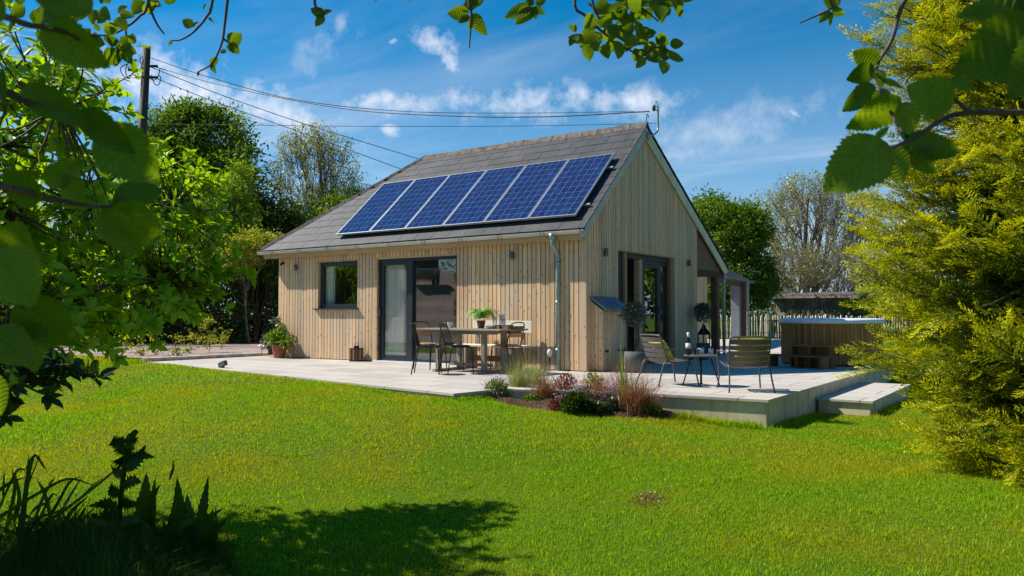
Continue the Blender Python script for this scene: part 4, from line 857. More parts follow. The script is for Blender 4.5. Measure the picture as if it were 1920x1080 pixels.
# curtain and window blind inside, a sofa edge
def curtain(x0, x1, y, z0, z1, label, waves):
    n = 90; V = []; 
    for i in range(n+1):
        u = i/n; x = x0+(x1-x0)*u; yy = y+.03*math.sin(u*waves*6.283)+.012*math.sin(u*waves*2.3*6.283+1)
        V += [(x, yy, z0), (x, yy*1.0, z1)]
    Fc = np.array([(2*i, 2*i+2, 2*i+3, 2*i+1) for i in range(n)]); return tag(link('curtain', npmesh('curtain', V, Fc, 'curtain', smooth=True)), label, 'curtain')
curtain(-4.95, -4.36, .185, .03, 2.40, 'pale full length curtain behind the left pane of the sliding door', 7)
curtain(-6.80, -6.50, .20, .6, 2.40, 'pale curtain at the left side of the small window', 4)
t = thing('kitchen_worktop', 'timber worktop and shelf seen inside the small window', 'worktop', (-6.2, 1.2, .02)); m = MB(); m.box((-7.2, 1.6, 1.40), (-5.45, 1.9, 1.66)); m.box((-7.2, 1.4, .86), (-5.45, 2.0, .90)); m.part('shelf', 'timber_x', t)
# ================================================================== fence, shed, pole, wires
A = onz(1300, 632.5); B = onz(1500, 632.0); dF = nrm(B-A); fn = thing('paling_fence', 'low pale chestnut paling fence beyond the patio', 'fence', (A[0], A[1], 0)); m = MB(); L = 19.0; s = -3
while s < L:
    c = A+dF*s; tl = random.uniform(-.05, .05); h_ = random.uniform(.86, .96); m.beam((c[0], c[1], -.02), (c[0]+dF[0]*tl, c[1]+dF[1]*tl, h_), .052, .03, up=dF); s += random.uniform(.105, .13)
m.part('pales', 'paling', fn); m = MB()
for z in (.22, .72): m.tube([tuple(A+dF*q+V3(0, .03, z)) for q in np.arange(-3, L, 1.)], .009, 4)
m.part('wire', 'wire', fn)
for s in np.arange(-2, L, 2.6): m = MB(); c = A+dF*s+V3(-.03, .06, 0); m.beam((c[0], c[1], -.1), (c[0], c[1], .98), .09, .09, up=(1, 0, 0)); m.part('post', 'paling', fn)
c = at(1520, 588, 38); SH = thing('old_shed', 'derelict grey shed with sagging roof behind the hot tub', 'shed', (c[0], c[1], 0)); fw = nrm(V3(.16, .98, 0)); rt = nrm(V3(.98, -.16, 0))*1.27
def loc(a, b_, z): return tuple(V3(c[0], c[1], 0)+rt*a+fw*b_+V3(0, 0, z))
n = 40; V = []; 
for i in range(n+1):
    for j in range(12): V.append(loc(-1.5+3.0*i/n, random.uniform(-.03, .03)+.05*math.sin(i*.9), -.2+1.98*j/11))
Fc = [(i*12+j, (i+1)*12+j, (i+1)*12+j+1, i*12+j+1) for i in range(n) for j in range(11)]; link('front_wall', npmesh('front_wall', V, np.array(Fc), 'shed_wall'), SH)
m = MB(); m.prism([loc(-1.4, .1, -.2), loc(-1.3, 2.4, -.2), loc(-1.3, 2.4, 1.7), loc(-1.4, .1, 1.7)], tuple(rt*.1)); m.prism([loc(1.5, .35, -.2), loc(1.5, 2.4, -.2), loc(1.5, 2.4, 1.7), loc(1.5, .35, 1.7)], tuple(rt*.1)); m.prism([loc(-1.5, 2.4, -.2), loc(2.0, 2.4, -.2), loc(2.0, 2.4, 1.7), loc(-1.5, 2.4, 1.7)], tuple(fw*.1)); m.part('side_wall', 'shed_wall', SH)
m = MB()
for k in range(18): a = -1.66+k*.205; j = random.uniform(-.02, .02); m.prism([loc(a, -.3, 1.84+j), loc(a+.215, -.3, 1.84+j), loc(a+.215, 2.6, 2.02+j), loc(a, 2.6, 2.02+j)], (0, 0, .05+random.random()*.03))
m.part('shed_roof', 'shed_roof', SH); m = MB(); m.beam(loc(-1.66, -.32, 1.80), loc(1.95, -.32, 1.78), .05, .10); m.part('eave_board', 'shed_wall', SH)
sg = []
for k in range(26):
    a = random.uniform(-1.3, 1.5); z = 0; p = V3(*loc(a, -.08, 0))
    for q in range(7):
        pn = p+rt*random.uniform(-.16, .16)+V3(0, 0, random.uniform(.15, .32)); sg.append((p, pn, .03-.003*q, .027-.003*q)); p = pn
        if p[2] > 1.75: break
V, Fc = segmesh(sg); ivy = thing('climbing_ivy', 'bare ivy stems climbing the wall of the old shed', 'climber', loc(0, -.1, 0)); link('stem', npmesh('stem', V, Fc, 'bark'), ivy)
O = V3(*loc(-.9, -.12, 0))+rt*rng.normal(size=(260, 1))*.35+V3(0, 0, 1)*rng.random((260, 1))*1.0; foliage('leaves', [scatter(*LEAF4, O, randdir(260), randdir(260), .12)], 'leaf_mid', ivy)
# pole
Pt = at(275, 90, 24); Pb = at(268, 230, 24); dP = nrm(Pt-Pb); Pz = Pb-dP*((Pb[2]+.3)/dP[2]); PO = thing('utility_pole', 'tall dark wooden utility pole rising behind the left shrubs', 'pole', (Pz[0], Pz[1], Pz[2])); m = MB(); m.tube([tuple(Pz), tuple(Pt)], [.16, .115], 14); m.part('shaft', 'pole_wood', PO, smooth=True)
m = MB(); m.tube([tuple(Pt+(0, 0, .0)), tuple(Pt+V3(0, 0, .05))], [.115, .06], 14); m.part('cap', 'pole_wood', PO)
for (x0, y0, pts) in ((0, 0, [(268, 106), (262, 112), (266, 124), (260, 131)]), (0, 0, [(250, 112), (238, 122), (236, 138), (242, 146), (250, 136), (262, 140)]), (0, 0, [(238, 120), (226, 128), (232, 143), (244, 148)]), (0, 0, [(284, 140), (290, 158), (298, 158), (301, 146), (297, 140)]), (0, 0, [(300, 128), (297, 142), (290, 150), (282, 148)])):
    m = MB(); m.tube(smoothpath([tuple(at(x, y, 23.85)) for x, y in pts], 4), .014, 5); m.part('jumper_wire', 'wire', PO)
for (x, y) in ((262, 145), (288, 124), (288, 145), (248, 113), (248, 131)):
    m = MB(); p = at(x, y, 23.85); m.tube([tuple(p-cRt*.12), tuple(p+cRt*.12)], .04, 8); m.part('insulator', 'black_iron', PO)
def wire(label, pts, r=.011):
    w_ = thing('overhead_wire', label, 'wire', tuple(at(*pts[0])), 0, 'overhead wires strung from the pole'); m = MB(); m.tube(smoothpath([tuple(at(*p)) for p in pts], 8), r, 5); m.part('cable', 'wire', w_)
wire('thick service wire running to the bracket on the gable peak', [(278, 122, 24), (430, 163, 22.5), (640, 203, 20.3), (830, 217, 18.5), (1020, 219, 17.1), (1218, 209, 15.75)], .013)
wire('topmost wire from the pole passing over the roof', [(278, 107, 24), (400, 147, 24), (560, 188, 25), (760, 209, 27), (980, 212, 30), (1190, 209, 34)], .010)
wire('wire from the pole down behind the left end of the roof', [(278, 124, 24), (420, 180, 25), (570, 232, 26), (700, 272, 27), (800, 303, 28), (900, 336, 29)], .012)
wire('lower wire from the pole crossing in front of the sparse tree', [(278, 141, 24), (400, 190, 25), (530, 236, 26), (640, 276, 27), (760, 320, 28)], .012)
wire('thin horizontal wire just above the roof ridge', [(150, 229, 30), (330, 233, 30), (700, 237, 30), (1000, 236, 30), (1230, 231, 30)], .010)
wire('low wire reaching the sparse tree from the dark tree', [(300, 240, 32), (470, 281, 32), (600, 322, 32), (700, 350, 32)], .013)
wire('upper left wire reaching the pole from the frame edge', [(-40, 52, 27), (120, 82, 25.5), (270, 117, 24)], .011)
wire('second left wire reaching the pole', [(-40, 72, 27), (120, 102, 25.5), (270, 134, 24)], .011)
wire('short left wire meeting the insulator halfway down the pole', [(-60, 158, 27), (110, 151, 25.5), (262, 145, 24)], .011)
wire('left wire lowest of all sloping to the pole foot', [(-60, 150, 27), (120, 184, 25.5), (268, 215, 24)], .012)
# van on the drive (seen in the door glass)
vb = (-29, -28.4, float(hz(-29, -28.4))+.03); VN = thing('parked_van', 'dark grey van parked up the gravel drive facing the cottage', 'van', vb, R_(44)); m = MB()
m.prism([(-2.3, -.9, .35), (2.3, -.9, .35), (2.4, -.9, .9), (1.6, -.9, 1.15), (1.1, -.9, 1.9), (-2.2, -.9, 1.95), (-2.35, -.9, 1.0)], (0, 1.8, 0)); m.part('body', 'van_paint', VN, False, bevel=.12)
m = MB(); m.prism([(1.62, -.75, 1.18), (1.62, .75, 1.18), (1.17, .68, 1.82), (1.17, -.68, 1.82)], (.04, 0, .03)); m.part('windscreen', 'bottle_glass', VN, False)
for sx in (-1.5, 1.5):
    for sy in (-.92, .72): m = MB(); m.tube([(sx, sy, .34), (sx, sy+.2, .34)], .34, 20); m.part('wheel', 'black_iron', VN, False)
for sy in (-.65, .45): m = MB(); m.box((2.34, sy, .72), (2.42, sy+.2, .86)); m.part('headlight', 'white_pvc', VN, False)
V = []; Fc = []
drv = smoothpath([(-13, -8.2, 2.8), (-15.5, -12.5, 2.6), (-18.2, -16.8, 2.0), (-21.5, -20.0, 1.8), (-25.2, -24, 1.9), (-29, -28.5, 2.4), (-36, -36, 2.4), (-45, -45, 2.4)], 8); nd = len(drv)
for i, q in enumerate(drv):
    d = nrm((drv[min(i+1, nd-1)]-drv[max(i-1, 0)])*[1, 1, 0]); s_ = V3(-d[1], d[0], 0)
    for j in range(7): c_ = V3(q[0], q[1], 0)+s_*q[2]*(j/3-1); V.append((c_[0], c_[1], float(hz(c_[0], c_[1]))+.05))
Fc = [(i*7+j, i*7+j+1, (i+1)*7+j+1, (i+1)*7+j) for i in range(nd-1) for j in range(6)]; tag(link('gravel_drive', npmesh('gravel_drive', V, np.array(Fc), 'gravel', smooth=True)), kind='structure')
# ================================================================== vegetation
print('veg')
def cloudpts(n, c, r, shell=.35, axes=None):
    d = randdir(n); k = (shell+(1-shell)*rng.random(n))**.6; return np.array(c)+d*np.array(r)*k[:, None]
def curve(a, b_, sag, n=4):
    a = np.array(a); b_ = np.array(b_); t = np.linspace(0, 1, n+1)[:, None]; m_ = np.array(sag); return a+(b_-a)*t+m_*(4*t*(1-t))
def limbtree(name, label, cat, base, top, crowns, nclump, leaves_per, leaf, clump_r, mat, trunk_r=.15, bark='bark', ns=9, tmpl=LEAF4, group=None, twig_r=.012, flat=.8, up=.5, low=None, twiglets=0):
    """crowns: list of (centre, radii); trunk base->top; clumps sampled in crowns, joined to the trunk by limbs"""
    base = np.array(base, float); top = np.array(top, float); t = thing(name, label, cat, tuple(base), 0, group)
    vol = np.array([np.prod(c[1]) for c in crowns])**.7; cnt = (nclump*vol/vol.sum()).astype(int)+1
    C = np.concatenate([cloudpts(k, c[0], c[1]) for k, c in zip(cnt, crowns)]); C = C[C[:, 2] > base[2]+.15]
    segs = []; L = np.linalg.norm(top-base); wob = rng.normal(size=3)*.04*L; tp = curve(base, top, wob*[1, 1, 0], 10)
    for i in range(10): segs.append((tp[i], tp[i+1], trunk_r*(1-.075*i), trunk_r*(1-.075*(i+1))))
    nl = max(5, ns); seeds = C[rng.choice(len(C), min(nl, len(C)), False)]
    for _ in range(3):
        lab = ((C[:, None]-seeds[None])**2).sum(-1).argmin(1); seeds = np.array([C[lab == i].mean(0) if (lab == i).any() else seeds[i] for i in range(len(seeds))])
    for i, s in enumerate(seeds):
        h = np.clip((s[2]-base[2])/max(.1, top[2]-base[2])*.55, .12, .98) if low is None else rng.uniform(.12, .12+low*.8); st = tp[int(h*10)]; e_ = st+(s-st)*.72; q = curve(st, e_, rng.normal(size=3)*.05*L+([0, 0, -.03*L] if low is None else (e_-st)*V3(.10, .10, -.10)), 6); r0 = trunk_r*.5*(1-h*.5)
        for k in range(6): segs.append((q[k], q[k+1], r0*(1-.13*k), r0*(1-.13*(k+1))))
        mem = C[lab == i]
        if not len(mem): continue
        ks = max(1, len(mem)//7); sub = mem[rng.choice(len(mem), ks, False)]; l2 = ((mem[:, None]-sub[None])**2).sum(-1).argmin(1)
        for j, u in enumerate(sub):
            a_ = q[rng.integers(3, 7)]; e2 = a_+(u-a_)*.75; q2 = curve(a_, e2, rng.normal(size=3)*.02*L, 4); r1 = max(twig_r*1.6, r0*.38)
            for k in range(4): segs.append((q2[k], q2[k+1], r1*(1-.15*k), r1*(1-.15*(k+1))))
            for v in mem[l2 == j]:
                q3 = curve(q2[rng.integers(2, 5)], v, rng.normal(size=3)*.015*L, 3)
                for k in range(3): segs.append((q3[k], q3[k+1], twig_r*(1-.2*k), twig_r*(1-.2*(k+1))))
                for _ in range(twiglets): segs.append((q3[rng.integers(1, 4)], v+rng.normal(size=3)*.27+nrm(v-q2[0])*.12, twig_r*.6, twig_r*.35))
    V, Fc = segmesh(segs, 5); link('trunk', npmesh('trunk', V, Fc, bark, smooth=True), t)
    n = len(C)*leaves_per; ci = np.repeat(np.arange(len(C)), leaves_per); d = rng.normal(size=(n, 3))*.5; cs = clump_r*rng.uniform(.55, 1.3, len(C))[ci][:, None]
    O = C[ci]+d*cs*np.array([1, 1, flat]); X = nrm(d+rng.normal(size=(n, 3))*.8); Z = nrm(np.array([0, 0, up])+rng.normal(size=(n, 3))*.55+nrm(d)*.3)
    crnd = rng.random(len(C))[ci]*.5+rng.random(n)*.5
    V, Fs, R = scatter(*tmpl, O, X, Z, leaf*rng.uniform(.6, 1.3, n), crnd); link('crown', npmesh('crown', V, Fs, mat, np.clip(R, 0, 1)), t)
    return t
def G(px, d): p = at(px, 588, d); return np.array([p[0], p[1], float(hz(p[0], p[1]))])
def K(px, py, d, rw, rh, rd=None):   # crown blob: centre direction, distance, half width/height in metres
    return (at(px, py, d), (rw, rd or rw, rh))
# --- trees behind, left to right
limbtree('sycamore_tree', 'dense dark green tree standing behind the utility pole', 'tree', G(372, 38), at(372, 250, 38), [K(370, 258, 38, 2.7, 1.6), K(330, 300, 37, 2.3, 1.4), K(420, 330, 37, 1.9, 1.5), K(340, 240, 38, 1.4, .9), K(372, 218, 38, 1.1, .7), K(290, 330, 37, 1.8, 1.6), K(300, 430, 37, 2.6, 2.0), K(400, 430, 36.5, 1.8, 1.6)], 620, 75, .20, .55, 'leaf_mid', .30, ns=14)
limbtree('evergreen_tree', 'dark evergreen tree between the dense tree and the cottage roof', 'tree', G(490, 33), at(490, 400, 33), [K(470, 385, 33, 1.2, 1.3), K(520, 440, 32.5, 1.3, 1.5), K(440, 440, 32, 1.5, 1.6), K(465, 335, 33.5, .55, .7), K(500, 520, 32, 1.4, 1.2)], 420, 75, .15, .42, 'leaf_dark', .22, ns=10)
def sparse(name, label, base, top, crowns, nclump, per, leaf, cr, mat, tr, bark, ns, low=.5):
    return limbtree(name, label, 'tree', base, top, crowns, nclump, per, leaf, cr, mat, tr, bark, ns, twig_r=.011, flat=1.0, up=.2, low=low, twiglets=2)
b = G(590, 42); sparse('young_beech_tree', 'rounded tree with sparse spring leaves left of the roof ridge', (b[0], b[1], 1.0), at(592, 270, 42), [K(590, 330, 42, 2.55, 2.8), K(585, 275, 42, 1.9, 1.3), K(610, 390, 42, 2.1, 1.2)], 620, 13, .14, .22, 'leaf_willow', .17, 'bark', 15)
limbtree('scrub_tree', 'pale leafy scrub tree growing low behind the slate hip', 'tree', G(655, 40), at(655, 400, 40), [K(640, 395, 40, 1.5, .9), K(690, 370, 41, .9, .6), K(590, 415, 39, 1.3, .6), K(560, 440, 37, 1.2, .7)], 150, 45, .14, .40, 'leaf_lime', .10, ns=8)
limbtree('conifer_like_tree', 'bright green upright tree in front of the dark evergreen', 'tree', G(455, 28), at(455, 350, 28), [K(455, 345, 28, .5, .8), K(440, 400, 28, .8, .8), K(410, 360, 27, .7, .5), K(410, 440, 27, 1.0, 1.0)], 150, 60, .13, .32, 'leaf_lime', .12, ns=8)
# clipped dark hedge behind the gravel
def hedge(name, label, pts, h0, h1, depth, mat, n, leaf, core=None):
    P = [np.array(p, float) for p in pts]; t = thing(name, label, 'hedge', (P[0][0], P[0][1], float(hz(P[0][0], P[0][1])))); Ls = [np.linalg.norm(P[i+1]-P[i]) for i in range(len(P)-1)]; tot = sum(Ls)
    u = rng.random(n)*tot; O = np.zeros((n, 3)); cum = np.r_[0, np.cumsum(Ls)]
    i = np.clip(np.searchsorted(cum, u)-1, 0, len(Ls)-1); f_ = ((u-cum[i])/np.array(Ls)[i])[:, None]; A_ = np.array(P)[i]; B_ = np.array(P)[i+1]; c = A_+(B_-A_)*f_; dd = nrm(B_-A_); sdn = np.c_[-dd[:, 1], dd[:, 0]]
    k = rng.random(n); zz = h0+(h1-h0)*k+.12*np.sin(u*1.9)*k+.2*np.sin(u*.7+1)*k; th = depth*np.sqrt(np.clip(1-(k*1.02)**5, .05, 1)); sdv = rng.choice([-1, 1], n)*(1-.4*rng.random(n)**2.)*th; topm = k > .93; sdv[topm] = rng.uniform(-1, 1, topm.sum())*depth*.8
    O[:, :2] = c+sdn*sdv[:, None]; O[:, 2] = zz+rng.normal(size=n)*.05+np.clip(hz(O[:, 0], O[:, 1]), 0, 9); O[:, :2] += rng.normal(size=(n, 2))*.06+.10*np.sin(zz*3+u)[:, None]*sdn
    V, Fs, R = scatter(*LEAF4, O, randdir(n), nrm(randdir(n)+np.c_[sdn*np.sign(sdv)[:, None], np.full(n, .5)]), leaf*rng.uniform(.6, 1.3, n)); link('foliage', npmesh('foliage', V, Fs, mat, R), t)
    sg = []
    for j in range(int(tot/.22)):
        s = j*.22; ii = min(np.searchsorted(cum, s, 'right')-1, len(Ls)-1); q = P[ii]+(P[ii+1]-P[ii])*((s-cum[ii])/Ls[ii]); zg = max(0, float(hz(q[0], q[1]))); b0 = np.array([q[0], q[1], h0-.3+zg]); 
        for _ in range(4): sg.append((b0, np.array([q[0]+rng.normal()*.3, q[1]+rng.normal()*.3, zg+h0+(h1-h0)*rng.uniform(.5, .9)]), .03, .01))
    V, Fc = segmesh(sg, 4); link('stems', npmesh('stems', V, Fc, 'bark'), t); return t
def g2(px, d): p = at(px, 588, d); return (p[0], p[1])
hedge('boundary_hedge', 'tall dark hedge behind the gravel left of the cottage', [g2(-160, 27), g2(100, 26), g2(330, 26.5), g2(480, 26.5), g2(580, 28.5)], -.1, 3.1, .9, 'leaf_dark', 52000, .15)
limbtree('hedgerow_shrub', 'yellow green shrub on top of the dark hedge by the eaves', 'shrub', G(470, 25.2), at(470, 500, 25.2), [K(470, 462, 25.2, .75, .55), K(430, 490, 25, .6, .5), K(510, 455, 25.4, .35, .3)], 110, 50, .10, .28, 'leaf_yellow', .05, ns=6)
# --- right side
limbtree('hawthorn_tree', 'dense mid green tree behind the porch right of the gable', 'tree', G(1378, 37), at(1378, 430, 37), [K(1370, 440, 37, 1.7, 1.5), K(1345, 410, 37, 1.1, 1.0), K(1400, 430, 36.5, 1.1, 1.2), K(1400, 510, 36.5, 1.3, 1.3), K(1425, 545, 36, .8, .9), K(1350, 540, 36.5, 1.5, 1.1), K(1330, 380, 38, .7, .5)], 560, 75, .15, .42, 'leaf_mid', .22, ns=12)
b = G(1515, 46); sparse('bare_willow_tree', 'large half bare tree with pale twigs behind the old shed', (b[0], b[1], .2), at(1515, 370, 46), [K(1515, 430, 46, 3.5, 3.2), K(1445, 415, 46, 1.9, 1.9), K(1590, 400, 46, 2.2, 1.7), K(1520, 355, 46, 2.5, 1.0)], 1000, 13, .13, .22, 'leaf_willow', .26, 'bark_pale', 20)
b = G(1480, 43); sparse('leaning_willow_tree', 'low tangled half bare tree leaning left of the old shed', (b[0], b[1], .2), at(1500, 510, 43), [K(1480, 500, 43, 1.9, 1.4), K(1450, 540, 42, 1.2, .7)], 480, 7, .10, .22, 'leaf_willow', .14, 'bark_pale', 12, .3)
b = G(1565, 42); sparse('tangled_willow_tree', 'low tangled half bare tree rising right of the old shed', (b[0], b[1], .2), at(1575, 510, 42), [K(1575, 500, 42, 2.3, 1.5), K(1630, 530, 42, 1.5, 1.0)], 520, 9, .10, .22, 'leaf_willow', .14, 'bark_pale', 12, .3)
limbtree('ash_tree', 'greyish green tree partly hidden behind the golden conifer', 'tree', G(1665, 50), at(1665, 480, 50), [K(1650, 480, 50, 2.2, 1.8), K(1690, 520, 50, 2.4, 2.0), K(1740, 560, 49, 2.6, 2.0), K(1640, 560, 48, 2.0, 1.0)], 330, 45, .15, .55, 'leaf_olive', .2, ns=10)
hedge('field_hedge', 'low tangled green hedge behind the paling fence', [g2(1290, 39.5), g2(1430, 40), g2(1600, 42), g2(1800, 40), g2(2100, 34)], -.2, 1.7, .7, 'leaf_mid', 26000, .14)
hedge('fence_weeds', 'bright green weeds growing along the foot of the paling fence', [g2(1320, 34.8), g2(1460, 35.2), g2(1640, 36)], -.1, .42, .3, 'leaf_lime', 7000, .10)
limbtree('bramble_shrub', 'straggly green bramble at the right end of the old shed', 'shrub', G(1600, 35.5), at(1600, 570, 35.5), [K(1600, 585, 35.5, .9, .5), K(1640, 560, 36, .9, .7)], 90, 30, .11, .3, 'leaf_mid', .04, ns=6)
# reflected greenery across the drive
hedge('drive_hedge', 'hedge along the gravel drive reflected in the door glass', [(-20.5, -12.5), (-24, -17), (-30, -24), (-40, -34)], -.1, 3.2, 1.3, 'leaf_lime', 26000, .22)
hedge('drive_hedge', 'hedge on the near side of the gravel drive reflected in the glass', [(-13.2, -14.5), (-16.3, -19), (-21, -25.5), (-26, -33)], -.1, 2.6, 1.2, 'leaf_mid', 26000, .22)
for i, (x, y, h_) in enumerate([(-33, -46, 13), (-46, -38, 13), (-42, -52, 15), (11.5, 25, 9), (15, 31, 9), (8, 31, 7)]):
    limbtree('woodland_tree', ['big tree left of the reflected van', 'tall tree right of the reflected van', 'tallest tree at the top of the drive', 'tree reflected in the folding door glass', 'farther tree reflected in the folding door', 'lower tree reflected in the folding door'][i], 'tree', (x, y, 0), (x, y, h_*.7), [((x, y, h_*.6), (3.6, 3.6, h_*.42)), ((x+2, y-1, h_*.4), (3.2, 3.2, h_*.3))], 120, 40, .5, 1.0, 'leaf_mid', .3, ns=9)
# --- saplings along the gravel edge
def sapling(label, x, y, h, n, R, mat='leaf_yellow', size=.075, name='hedge_sapling', group='young saplings along the edge of the gravel'):
    z = float(hz(x, y)); t = thing(name, label, 'sapling', (x, y, z), 0, group); sg = []; pts = []
    main = curve((0, 0, 0), (rng.normal()*.05, rng.normal()*.05, h), rng.normal(size=3)*.03, 6)
    for k in range(6): sg.append((main[k], main[k+1], .008, .006))
    for k in range(int(5+n/25)):
        b0 = main[rng.integers(1, 7)]; a = rng.random()*6.28; e_ = b0+np.array([math.cos(a)*R, math.sin(a)*R, R*rng.uniform(.3, 1.0)])*rng.uniform(.5, 1); q = curve(b0, e_, (0, 0, .02), 3); pts += list(q[1:])
        for j in range(3): sg.append((q[j], q[j+1], .004, .003))
    V, Fc = segmesh(sg, 4); link('stem', npmesh('stem', V, Fc, 'twig'), t, False); pts = np.array(pts+list(main[2:])); i = rng.integers(0, len(pts), n); O = pts[i]+rng.normal(size=(n, 3))*.035
    foliage('leaves', [scatter(*LEAF, O, nrm(randdir(n)+[0, 0, .1]), randdir(n, 1.2), size*rng.uniform(.6, 1.2, n))], mat, t, False); return t
SP_ = [(150, 664, .62, 'leftmost sapling beside the gravel, half hidden by the shrub'), (192, 668, .58, 'thin sapling second from the left by the gravel'), (228, 662, .50, 'short sapling third from the left by the gravel'), (262, 668, .56, 'sapling fourth from the left by the gravel'), (296, 667, .50, 'sapling in the middle of the gravel edge row'), (332, 668, .46, 'spindly sapling just left of the kerb end'), (352, 664, .40, 'small sapling behind the kerb end'), (392, 662, .70, 'tallest bushy sapling growing behind the sleeper kerb'), (368, 650, .72, 'round bushy sapling set back on the gravel'), (415, 655, .45, 'small sapling at the right end of the gravel edge row')]
for px, py, h_, lab in SP_:
    p = onz(px, py, .02); sapling(lab, p[0], p[1], h_*1.05, 130 if h_ < .65 else 320, .20 if h_ < .65 else .34)
# --- bed planting
def bedz(x, y): return float(hz(x, y))+.05
def tuft(name, label, px, py, n, h, w_, mat, spread=.05, bend=.9, seg=4):
    p = onz(px, py, -.16); z = bedz(p[0], p[1]); t = thing(name, label, 'plant', (p[0], p[1], z)); V, Fs, R = fibres(np.zeros(3), None, int(n*1.5), spread*1.25, h*1.15, w_*1.1, bend, seg); link('blades', npmesh('blades', V, Fs, mat, R), t, False); return t, p, z
def flowers(name, label, px, py, r, h, lm, fm, nl, nf, ls=.035, fs=.022):
    p = onz(px, py, -.16); z = bedz(p[0], p[1]); t = thing(name, label, 'plant', (p[0], p[1], z)); V, Fc = segmesh([((0, 0, 0), tuple(rng.normal(size=3)*[r*.5, r*.5, 0]+[0, 0, h*rng.uniform(.6, 1)]), .003, .002) for _ in range(50)], 4); link('stem', npmesh('stem', V, Fc, 'silhouette'), t, False)
    d = randdir(nl, .3); d[:, 2] = abs(d[:, 2]); O = d*np.array([r, r, h])*(rng.random(nl)**.4)[:, None]; foliage('leaves', [scatter(*LEAF4, O, nrm(d+rng.normal(size=(nl, 3))*.5), randdir(nl, .5), ls*rng.uniform(.6, 1.4, nl))], lm, t, False)
    if nf:
        k = max(6, nf//14); d = randdir(k, .9); d[:, 2] = abs(d[:, 2])+.15; C = nrm(d)*np.array([r, r, h*1.12]); i = rng.integers(0, k, nf); O = C[i]+rng.normal(size=(nf, 3))*.030; foliage('flowers', [scatter(*LEAF4, O, randdir(nf), randdir(nf), fs)], fm, t, False)['kind'] = 'stuff'
    return t
flowers('purple_aster', 'low purple flowering cushion plant at the left end of the flower bed', 931, 752, .17, .22, 'leaf_mid', 'petal', 900, 330)
tuft('feather_grass', 'pale yellow green feather grass left of the flower bed centre', 972, 746, 520, .34, .004, 'feather_grass', .055, .8); tuft('feather_grass', 'wispy feather grass between the pale tuft and the first bronze sedge', 1004, 742, 420, .33, .0035, 'feather_grass', .05, .8)
tuft('bronze_sedge', 'bronze sedge left of the red leaved plant in the bed', 1022, 756, 420, .30, .0045, 'sedge', .05, 1.3)
tuft('bronze_sedge', 'bronze sedge in the middle of the bed behind the small green tuft', 1122, 757, 420, .30, .0045, 'sedge', .06, 1.3)
tuft('bronze_sedge', 'largest bronze sedge at the right end of the flower bed', 1192, 768, 760, .34, .0048, 'sedge', .075, 1.45); tuft('bronze_sedge', 'thin dark sedge standing tall against the cupboard', 1165, 752, 200, .50, .004, 'sedge', .06, 1.2)
flowers('red_heuchera', 'dark red leaved plant at the back of the flower bed', 1062, 753, .19, .36, 'leaf_red', 'leaf_red', 1100, 0, .04); flowers('pink_aubrieta', 'pale lilac flowered plant below the red leaved plant', 1092, 757, .22, .24, 'leaf_olive', 'petal_pink', 900, 620, .03)
flowers('green_lavender', 'bushy grey green plant at the front centre of the bed', 1080, 770, .17, .20, 'leaf_dark', 'petal', 1300, 0, .05)
flowers('ground_cover_plant', 'low green ground cover between the two feather grasses and the bronze sedge', 998, 757, .14, .10, 'leaf_mid', 'petal', 700, 40, .035); flowers('ground_cover_plant', 'low dark red ground cover in front of the red leaved plant', 1050, 766, .13, .11, 'leaf_red', 'petal_pink', 600, 60, .035); flowers('ground_cover_plant', 'low green plant in front of the middle bronze sedge', 1118, 770, .12, .12, 'leaf_dark', 'petal', 600, 30, .04); flowers('ground_cover_plant', 'trailing green plant at the far right end of the bed', 1222, 770, .12, .09, 'leaf_mid', 'petal', 500, 0, .035); flowers('small_green_plant', 'small dark green plant left of the largest bronze sedge', 1147, 768, .10, .15, 'leaf_olive', 'petal', 600, 0, .05)
flowers('lilac_flower', 'lilac flowers behind the middle bronze sedge', 1150, 760, .16, .24, 'leaf_olive', 'petal', 500, 300, .03); flowers('twiggy_shrub', 'dry twiggy shrub behind the red leaved plant', 1112, 751, .17, .38, 'feather_grass', 'sedge', 700, 90, .05)
tuft('sword_leaf_plant', 'upright sword leaved plant before the side of the cupboard', 1170, 764, 9, .52, .022, 'leaf_lime', .03, .25)
# --- golden conifer on the right
print('conifer')
fr_v = []; fr_f = []; fr_r = []
def addq(a, d, L, wd_, r_, zo=0.):
    a = np.array(a, float); d = nrm(d); s = np.array([-d[1], d[0], 0])*wd_/2; o = len(fr_v); fr_v.extend([a, a+d*L*.45+s+[0, 0, zo], a+d*L, a+d*L*.45-s+[0, 0, zo]]); fr_f.extend([(o, o+1, o+2), (o, o+2, o+3)]); fr_r.extend([r_, r_])
fr = np.random.default_rng(3)
def nq(a, d, L, wd_, r_):
    a = np.array(a, float); d = nrm(np.array(d, float)+fr.normal(size=3)*[.12, .12, .22]); n_ = nrm(np.array([0, 0, 1.])+fr.normal(size=3)*.7); s = nrm(np.cross(n_, d))*wd_/2; o = len(fr_v); fr_v.extend([a-s*.5, a+s*.5+d*L*.1, a+d*L*.55+s*1.35, a+d*L, a+d*L*.5-s*1.35]); fr_f.extend([(o, o+1, o+2), (o, o+2, o+3), (o, o+3, o+4)]); fr_r.extend([r_]*3)
